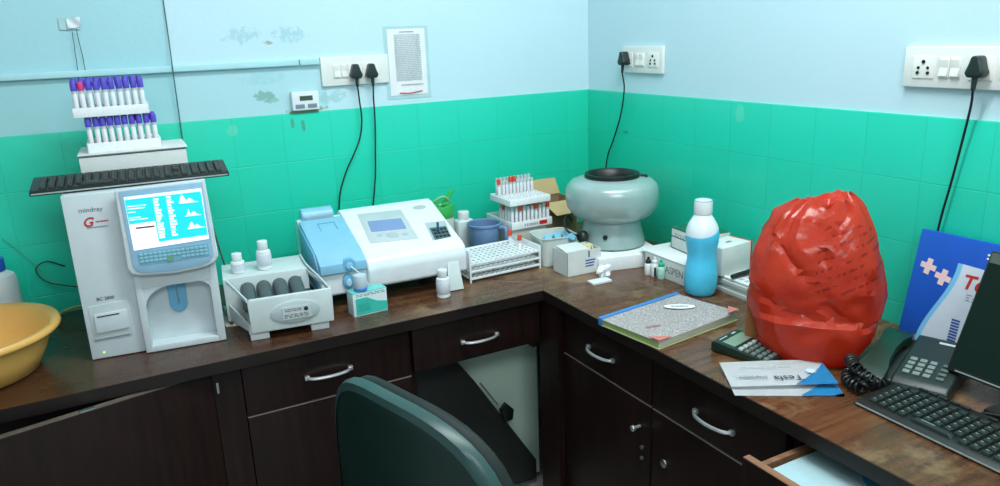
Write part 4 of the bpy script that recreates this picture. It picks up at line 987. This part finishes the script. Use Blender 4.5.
# ---------------------------------------------------------------- calculator
cal = thing('calculator', 'dark green-black pocket calculator lying before the red bag', 'calculator', (-.430, -1.255, ZC), 0)
cal.rotation_euler = (0, 0, R(14))
CW, CL = .1, .140     # local y: CL/2 end carries the display
CALM = M('calc_black', S(24, 44, 36), .35)
MB().prism([(-CL/2, .002), (CL/2, .002), (CL/2, .024), (CL/2-.008, .028), (-CL/2, .014)], CW, m=T(-CW/2, 0, 0) @ YZ, bev=.003).done('case', CALM, cal)
cs = math.degrees(math.atan2(.014, CL-.008)); CSM = T(0, -CL/2, .014) @ RX(cs)
MB().b2(-.040, .040, .086, .117, .0002, .0016, m=CSM).done('display', M('calc_lcd', S(128, 148, 132), .25), cal)
mb = MB(); dashes(mb, -.035, -.005, .124, .131, 1, .003, random.Random(5), m=CSM @ T(0, 0, .0003)); dashes(mb, .015, .03, .123, .131, 1, .005, random.Random(6), m=CSM @ T(0, 0, .0003)); mb.done('print', GREYP, cal)
kp = None
for r_ in range(5):
    for c_ in range(5):
        mat_ = M('calc_key_red', S(206, 50, 70), .45) if (r_ == 4 and c_ == 4) or (r_ == 3 and c_ == 4) else (M('calc_key_light', S(176, 190, 184), .45) if c_ == 4 or r_ == 4 else M('calc_key', S(104, 118, 114), .45))
        q = MB().box((0, 0, .002), (.0135, .0105, .005), m=CSM @ T(-.037+c_*.0185, 0.010+r_*.0152, 0), bev=.0014, taper=(.85, .85)).done('key', mat_, cal)
# ---------------------------------------------------------------- envelopes
ENVB = M('env_blue', S(50, 160, 220), .5)
def env(label, loc, rz, tilt, blue_bottom=False, printed=True):
    e_ = thing('envelope', label, 'envelope', loc, 0, 'white and blue envelopes'); e_.rotation_euler = (R(tilt[0]), R(tilt[1]), R(rz))
    W_, H_ = .214, .108
    MB().grid(lambda u, v: Vector(((u-.5)*W_, (v-.5)*H_, .0014+.003*math.sin(u*math.pi)*(v*.5))), 12, 6, thick=.0022).done('paper', PAPER, e_)
    MB().grid(lambda u, v: Vector((.5*W_-.085*(1-v)**1.3*(1-u), (-.5+.86*v)*H_, .0030+.003*math.sin((1-.3*(1-u))*math.pi)*(v*.5))), 4, 10, thick=.0005).done('blue_corner', ENVB, e_)
    if printed:
        text('lettering', 'Tesla', .028, INK, e_, T(.045, -.022, .0062) @ RZ(180), ex=.0002)
        text('small_lettering', 'Diagnostics', .0125, INKG, e_, T(-.026, -.021, .0058) @ RZ(180), ex=.0002)
        dashes(MB(), -.07, .04, .006, .014, 1, .0018, random.Random(7), m=T(0, .01, .0058)).done('address_print', M('print_greyL', S(176, 190, 190), .6), e_)
        dashes(MB(), -.09, -.05, -.03, -.01, 2, .0018, random.Random(8), m=T(0, .0, .005)).done('address_print', M('print_greyL', S(176, 190, 190), .6), e_)
        st = []
        for k in range(16): r__ = .014 if k % 2 == 0 else .0075; st.append((r__*math.cos(math.pi*k/8), r__*math.sin(math.pi*k/8)))
        MB().prism(st, .0004, m=T(.068, -.004, .0062)).done('star_mark', M('star_pale', S(190, 214, 230), .5), e_)
    return e_
env('white envelope with a blue corner, lower of the pair before the red bag', (-.491, -1.402, ZC+.0005), -33, (0, 0), printed=False)
env('white lettered envelope with a blue corner, upper of the pair before the red bag', (-.479, -1.376, ZC+.0115), -31, (2, -1))

# ---------------------------------------------------------------- red bag
def red_plastic():
    k = NT('red_film'); tc = k.n('ShaderNodeTexCoord')
    nz = k.noise(tc.outputs['Object'], 9, 4); col = k.mix(nz, S(208, 42, 22), S(236, 86, 54))
    xyz = k.n('ShaderNodeSeparateXYZ'); k.l(tc.outputs['Object'], xyz.inputs[0]); ox, oy, oz = xyz.outputs
    # faint printed lines on the upper right of the front, slanting down to the right
    ln = k.math('ADD', oz, k.math('MULTIPLY', ox, -.45)); fr_ = k.math('FRACT', k.math('MULTIPLY', ln, 48.0))
    mp = k.n('ShaderNodeMapping'); mp.inputs['Scale'].default_value = (95, 0, 48); k.l(tc.outputs['Object'], mp.inputs['Vector'])
    msk = k.math('MULTIPLY', k.math('LESS_THAN', fr_, .3), k.math('GREATER_THAN', k.noise(mp.outputs[0], 1.0, 2), .5))
    for v_, lo, hi in ((ox, .0, .125), (oz, .17, .31), (oy, -.2, 0.0)):
        msk = k.math('MULTIPLY', msk, k.math('MULTIPLY', k.math('GREATER_THAN', v_, lo), k.math('LESS_THAN', v_, hi)))
    col = k.mix(k.math('MULTIPLY', msk, .55), col, S(120, 22, 22))
    k.l(col, k.b.inputs['Base Color']); k.b.inputs['Roughness'].default_value = .22; k.b.inputs['Specular IOR Level'].default_value = .7
    bmp = k.n('ShaderNodeBump', i_Strength=.35, i_Distance=.006); k.l(k.noise(tc.outputs['Object'], 38, 4, .6), bmp.inputs['Height']); k.l(bmp.outputs[0], k.b.inputs['Normal'])
    tr = k.n('ShaderNodeBsdfTranslucent'); k.l(col, tr.inputs[0]); mx = k.n('ShaderNodeMixShader', i_0=.38); k.l(k.b.outputs[0], mx.inputs[1]); k.l(tr.outputs[0], mx.inputs[2])
    tp = k.n('ShaderNodeBsdfTransparent'); tp.inputs[0].default_value = S(240, 150, 130); m2 = k.n('ShaderNodeMixShader', i_0=.24); k.l(mx.outputs[0], m2.inputs[1]); k.l(tp.outputs[0], m2.inputs[2])
    k.l(m2.outputs[0], k.out.inputs['Surface']); return k.m
bag = thing('plastic_bag', 'bulging translucent red plastic bag standing on the worktop by the right wall', 'bag', (-.30, -1.31, ZC), -51.6)
KEYS = [(0, -.088, .10, .09), (.02, -.112, .112, .105), (.045, -.126, .126, .111), (.075, -.136, .141, .115), (.11, -.142, .151, .116), (.14, -.143, .152, .115), (.17, -.141, .147, .112), (.22, -.132, .132, .1), (.265, -.119, .116, .084), (.3, -.107, .106, .066), (.33, -.09, .092, .046), (.352, -.062, .068, .024), (.362, -.046, .058, .007)]
def at_z(z):
    for A, B in zip(KEYS, KEYS[1:]):
        if A[0] <= z <= B[0]:
            t_ = (z-A[0])/(B[0]-A[0]); return [A[i]+(B[i]-A[i])*t_ for i in range(1, 4)]
    return KEYS[-1][1:]
def crumple(p):
    d_, _ = noise.voronoi(p*13.0+Vector((3, 1, 7))); d2, _ = noise.voronoi(p*27.0+Vector((1, 8, 2)))
    return (d_[1]-d_[0])*.009-.004+(d2[1]-d2[0])*.0025+.012*noise.noise(p*5)
crs = .007
rings = []; NL, NA = 30, 64
for j in range(NL+1):
    tz = j/NL; z = .362*tz; xl, xr, dd = at_z(z); cx, hw = (xl+xr)/2, (xr-xl)/2; rg = []
    for i in range(NA):
        a_ = 2*math.pi*i/NA; ca_, sa_ = math.cos(a_), math.sin(a_); ex_ = 2/2.6
        x = cx+hw*math.copysign(abs(ca_)**ex_, ca_); y = dd*math.copysign(abs(sa_)**ex_, sa_)*(1.12 if sa_ < 0 and z < .1 else 1)
        nrm = Vector((ca_/max(hw, .02), sa_/max(dd, .02), .15*(tz-.5))).normalized()
        p = Vector((x, y, z)); amp = min(1, tz*6)*(1 if tz < .9 else 1-(tz-.9)*6)
        p += Vector((noise.noise(p*31), noise.noise(p*29+Vector((5, 0, 0))), noise.noise(p*33)))*.0035*min(1, tz*8)
        p += nrm*crumple(Vector((x, y, z)))*amp
        for dd_, wd_ in ((z-(.125-.14*x+.01*math.sin(x*40)), .006), ((z-.20)+1.1*(x+.02), .010) if z > .1 else (1, 1), (x-(.035+.02*math.sin(z*22)), .006) if z > .16 else (1, 1)):
            p -= nrm*.0065*math.exp(-(dd_/wd_)**2)*(1 if y < 0 else .4)
        if tz > .5:
            q_ = (tz-.5)/.5; p += nrm*(crs*q_*math.sin(a_*8+2.2*math.sin(a_*3)+3*tz)*(1.25 if x < 0 else .45))*(1 if tz < .93 else .5)
        if tz > .72:       # gathered mouth: right lobe higher and folded over, left lobe lower
            q_ = (tz-.72)/.28; p.z += q_*(.010*math.tanh((x-.0)*60)-.003)+q_*.004*math.sin(a_*7)
        p.z = max(p.z, .0008); rg.append(p)
    rings.append(rg)
bm_b = MB().loft(rings); bmesh.ops.triangulate(bm_b.bm, faces=bm_b.bm.faces[:]); bm_b.done('film', red_plastic(), bag, 22)
# the loose mouth folds
RF = red_plastic()
MB().grid(lambda u, v: Vector((.0+.05*u, -.03+.05*v-.012*math.sin(u*6), .350+.016*u+.006*math.sin(v*7)-.008*(2*v-1)**2)), 12, 10).done('mouth_flap', RF, bag, 28)
kr = MB().box((0, 0, .07), (.085, .1, .14), bev=.004).done('paper_bag', M('kraft_brown', S(150, 96, 52), .6)); 
p_ = T(-.30, -1.31, ZC) @ RZ(-51.6) @ Vector((-.098, .02, .0008)); tag(kr, 'brown paper bag poking out at the left side of the red plastic bag', 'paper bag', None, p_, -51.6)

# ---------------------------------------------------------------- telephone
ph = thing('telephone', 'dark grey desk telephone with its handset resting on the left side', 'telephone', (-.228, -1.520, ZC), 18)
PHM = M('phone_dark', S(32, 42, 40), .4)
# local x: away from the user; keypad right half (-y), handset left half (+y)
MB().prism([(-.105, .0), (-.105, .02), (-.09, .03), (.075, .062), (.095, .055), (.1, .0)], .105, m=T(0, .022, 0) @ RX(90), bev=.006, seg=3).done('base', PHM, ph)
MB().prism([(-.1, .0), (-.1, .02), (.08, .045), (.095, .04), (.095, .0)], .07, m=T(0, .085, 0) @ RX(90), bev=.006, seg=3).done('cradle', PHM, ph)
HS = T(-.022, .057, .040) @ RY(-9)
mb = MB(); mb.loft([[Vector((x, y*w_*.5, z0+(h_*.5 if y == 0 else 0))) for y, w_ in ((-1, wd_), (-.6, wd_), (.6, wd_), (1, wd_))]+[Vector((x, y*wd_*.5, z0-h_)) for y in (1, .6, -.6, -1)] for x, wd_, z0, h_ in ((-.112, .044, .0, .02), (-.1, .056, .008, .03), (-.07, .056, .014, .03), (-.045, .044, .018, .016), (0, .04, .021, .014), (.045, .044, .018, .016), (.07, .056, .014, .03), (.1, .056, .008, .03), (.112, .044, .0, .02))], m=HS)
hs = mb.done('handset', M('handset_green', S(26, 52, 42), .3), ph)
cs2 = math.degrees(math.atan2(.032, .165)); PSM = T(-.09, -.026, .0302) @ RY(-cs2)
for r_ in range(4):
    for c_ in range(3): MB().box((0, 0, .0015), (.011, .013, .004), m=PSM @ T(.02+r_*.0165, .028-c_*.0185, .0), bev=.001).done('key', M('phone_key', S(120, 134, 130), .45), ph)
for r_ in range(4): MB().box((0, 0, .0015), (.009, .014, .004), m=PSM @ T(.02+r_*.0165, -.033, 0), bev=.001).done('function_key', M('phone_key2', S(84, 98, 96), .45), ph)
MB().box((0, 0, .0006), (.007, .03, .0008), m=PSM @ T(.152, -.012, 0)).done('badge', GREYP, ph)
# coiled cord
pts = []
path = catmull([(-.345, -1.475, ZC+.018), (-.37, -1.49, ZC+.016), (-.40, -1.52, ZC+.016), (-.395, -1.485, ZC+.016), (-.365, -1.462, ZC+.018), (-.34, -1.46, ZC+.03), (-.352, -1.455, ZC+.042), (-.372, -1.475, ZC+.044), (-.385, -1.50, ZC+.042), (-.365, -1.525, ZC+.02), (-.345, -1.53, ZC+.016)], 40)
tot = 0.0
for i, p in enumerate(path):
    if i: tot += (p-path[i-1]).length
    tg = (path[min(i+1, len(path)-1)]-path[max(i-1, 0)]).normalized(); s1 = tg.cross(Vector((0, 0, 1))).normalized(); s2 = tg.cross(s1)
    an = tot/.0105*2*math.pi; pts.append(p+s1*.0105*math.cos(an)+s2*.0105*math.sin(an))
o = MB().tube(pts, .0026, 6, 2).done('coiled_cord', M('cord_black', S(14, 16, 15), .35)); tag(o, 'black coiled handset cord bunched between the envelopes and the telephone', 'cord')

# ---------------------------------------------------------------- poster box
pb_ = thing('poster_box', 'flat blue printed box leaning on the right wall behind the telephone', 'box', (-.075, -1.56, ZC), -90)
pb_.rotation_euler = (R(-11), 0, R(-90))
PW, PH = .36, .262
MB().b2(-PW/2, PW/2, -.018, .0, 0, PH, bev=.003).done('case', M('poster_blue', S(18, 86, 190), .4), pb_)
cpts = [(-.072, .205)]
for k in range(13):
    t_ = k/12; cpts.append((-.072-.055*(1-math.cos(math.pi*t_))/2, .20-.2*t_+.004))
cpts += [(PW/2-.004, .004), (PW/2-.004, .195)]
def shift(ps, d): return [(x+d if x < PW/2-.01 else x, z) for x, z in ps]
MB().prism(shift(cpts, -.011), .0005, m=T(0, -.018, 0) @ FRONT).done('pale_border', M('poster_lightblue', S(120, 196, 236), .4), pb_)
MB().prism(cpts, .0005, m=T(0, -.0186, 0) @ FRONT).done('white_panel', M('poster_white', S(206, 220, 232), .4), pb_)
CRS = M('cross_pink', S(236, 206, 206), .5)
for x, z, r_ in ((-.145, .182, 8), (-.108, .166, 10)):
    mb = MB(); mb.box((0, 0, 0), (.036, .0008, .0125), m=T(x, -.0185, z) @ RY(r_)); mb.box((0, 0, 0), (.0125, .001, .036), m=T(x, -.0185, z) @ RY(r_)); mb.done('cross', CRS, pb_)
text('lettering', 'Tesla', .044, RED, pb_, T(-.066, -.0195, .155) @ FRONT, shear=.2, bold=.0008)
dashes(MB(), -.05, .05, .128, .146, 3, .0015, random.Random(11), m=T(0, -.0192, 0) @ FRONT).done('small_print', INKG, pb_)
mb = MB(); dashes(mb, -.028, .1, .224, .240, 2, .004, random.Random(13), m=T(0, -.0182, 0) @ FRONT); mb.done('heading_print', PAPER, pb_)
mb = MB()
for k in range(9): mb.box((-.058+.0, -.0192, .03+.0065*k), (.018, .0008, .004), m=None)
mb.done('barcode_print', M('poster_blue2', S(40, 80, 160), .5), pb_)

# ---------------------------------------------------------------- monitor, keyboard
mo = thing('monitor', 'black flat monitor cut by the right edge of the photo, tilted back', 'monitor', (-.25, -1.785, ZC), -94)
mo.rotation_euler = (0, 0, R(-92))
MT = T(0, 0, .045) @ RX(-22)
MB().b2(-.195, .195, -.004, .022, 0, .25, m=MT, bev=.004).done('case', BLACK, mo)
MB().b2(-.19, .19, -.0052, -.0038, .014, .244, m=MT).done('screen', M('screen_off', S(8, 30, 22), .35, spec=.25), mo)
MB().b2(-.178, .16, -.0052, -.0038, .0035, .0062, m=MT).done('silver_line', M('silver_line', S(170, 178, 176), .3, .6), mo)
MB().b2(-.19, -.165, -.0058, -.0050, .226, .246, m=MT).done('corner_sticker', M('sticker_dark', S(74, 86, 76), .5), mo)
MB().prism([(-.03, 0), (.03, 0), (.025, .12), (-.025, .12)], .02, m=T(0, .075, .002) @ FRONT, bev=.003).done('stand_neck', BLACK, mo)
MB().b2(-.1, .13, -.03, .12, 0, .012, bev=.004).done('stand_base', BLACK, mo)
MB().tube([(-.06, -.02, .01), (-.09, -.05, .012), (-.07, -.07, .005), (-.02, -.05, .005)], .0022, 6, 6).done('cable', CABLE, mo)
keyboard('black keyboard on the right worktop in front of the monitor', (-.381, -1.765, ZC+.0008), (0, 0, -92), .455, .140, 'black computer keyboards', media=True)

# ---------------------------------------------------------------- chair
ch = thing('office_chair', 'dark green plastic-backed office chair seen from behind in the foreground', 'chair', (-1.045, -1.185, 0), 0)
CHG = M('chair_green', S(14, 46, 40), .36); CHR = M('chair_rim', S(46, 78, 75), .38); CUS = M('chair_cushion', S(18, 32, 31), .7)
# back: own frame, u across (toward +u = right seen from behind), w up, n outwards to the rear
BACK = T(-.208, .036, 0) @ RZ(-74)
bwid, bh, zt_ = .277, .54, ZC+.078
def outline(sc=1.0, n=40):
    pts_ = []
    for k in range(n):
        a_ = 2*math.pi*k/n; c__, s__ = math.cos(a_), math.sin(a_); e_ = 2/2.7
        pts_.append((bwid*sc*math.copysign(abs(c__)**e_, c__), bh/2*(1-(1-sc)*bwid/(bh/2))*math.copysign(abs(s__)**e_, s__)))
    return pts_
def back_ring(sc, off): return [Vector((u, off+.05*(u/bwid)**2, zt_-bh/2+w_)) for u, w_ in outline(sc)]
MB().loft([back_ring(.90, -.016), back_ring(.97, -.012), back_ring(.995, .0)], m=BACK).done('back_shell', CHG, ch, 50)
MB().loft([back_ring(.93, -.017), back_ring(.985, -.014), back_ring(1.0, -.002), back_ring(1.0, .008), back_ring(.96, .012), back_ring(.94, .0)], m=BACK, cap=False).done('back_rim', CHR, ch, 50)
MB().loft([back_ring(.93, .010), back_ring(.975, .02), back_ring(.98, .036), back_ring(.93, .052), back_ring(.8, .058)], m=BACK).done('back_cushion', CUS, ch, 50)
def sring(sc, z): return [Vector((-.02+x*sc, y*sc, z)) for x, y in [(.225*math.copysign(abs(math.cos(t_))**.6, math.cos(t_)), .23*math.copysign(abs(math.sin(t_))**.6, math.sin(t_))) for t_ in [2*math.pi*k/36 for k in range(36)]]]
MB().loft([sring(.92, .37), sring(1, .38), sring(1.02, .41), sring(.97, .435), sring(.85, .442)]).done('seat', CUS, ch, 50)
MB().tube([(-.15, .02, .365), (-.27, .05, .37), (-.30, .07, .46), (-.275, .075, .56)], .014, 10, 6).done('back_bracket', BLACK, ch)
MB().cyl(.026, .09, .37, 20).done('column', BLACK, ch)
for k in range(5):
    a_ = 72*k+20; lg = MB().prism([(.02, .06), (.27, .045), (.27, .062), (.02, .1)], .036, m=RZ(a_) @ T(0, .018, 0) @ RX(90), bev=.004).done('leg', BLACK, ch)
    MB().cyl(.025, -.012, .012, 18, m=RZ(a_) @ T(.262, 0, .0255) @ RX(90), bev=.004).done('caster', BLACK, lg)
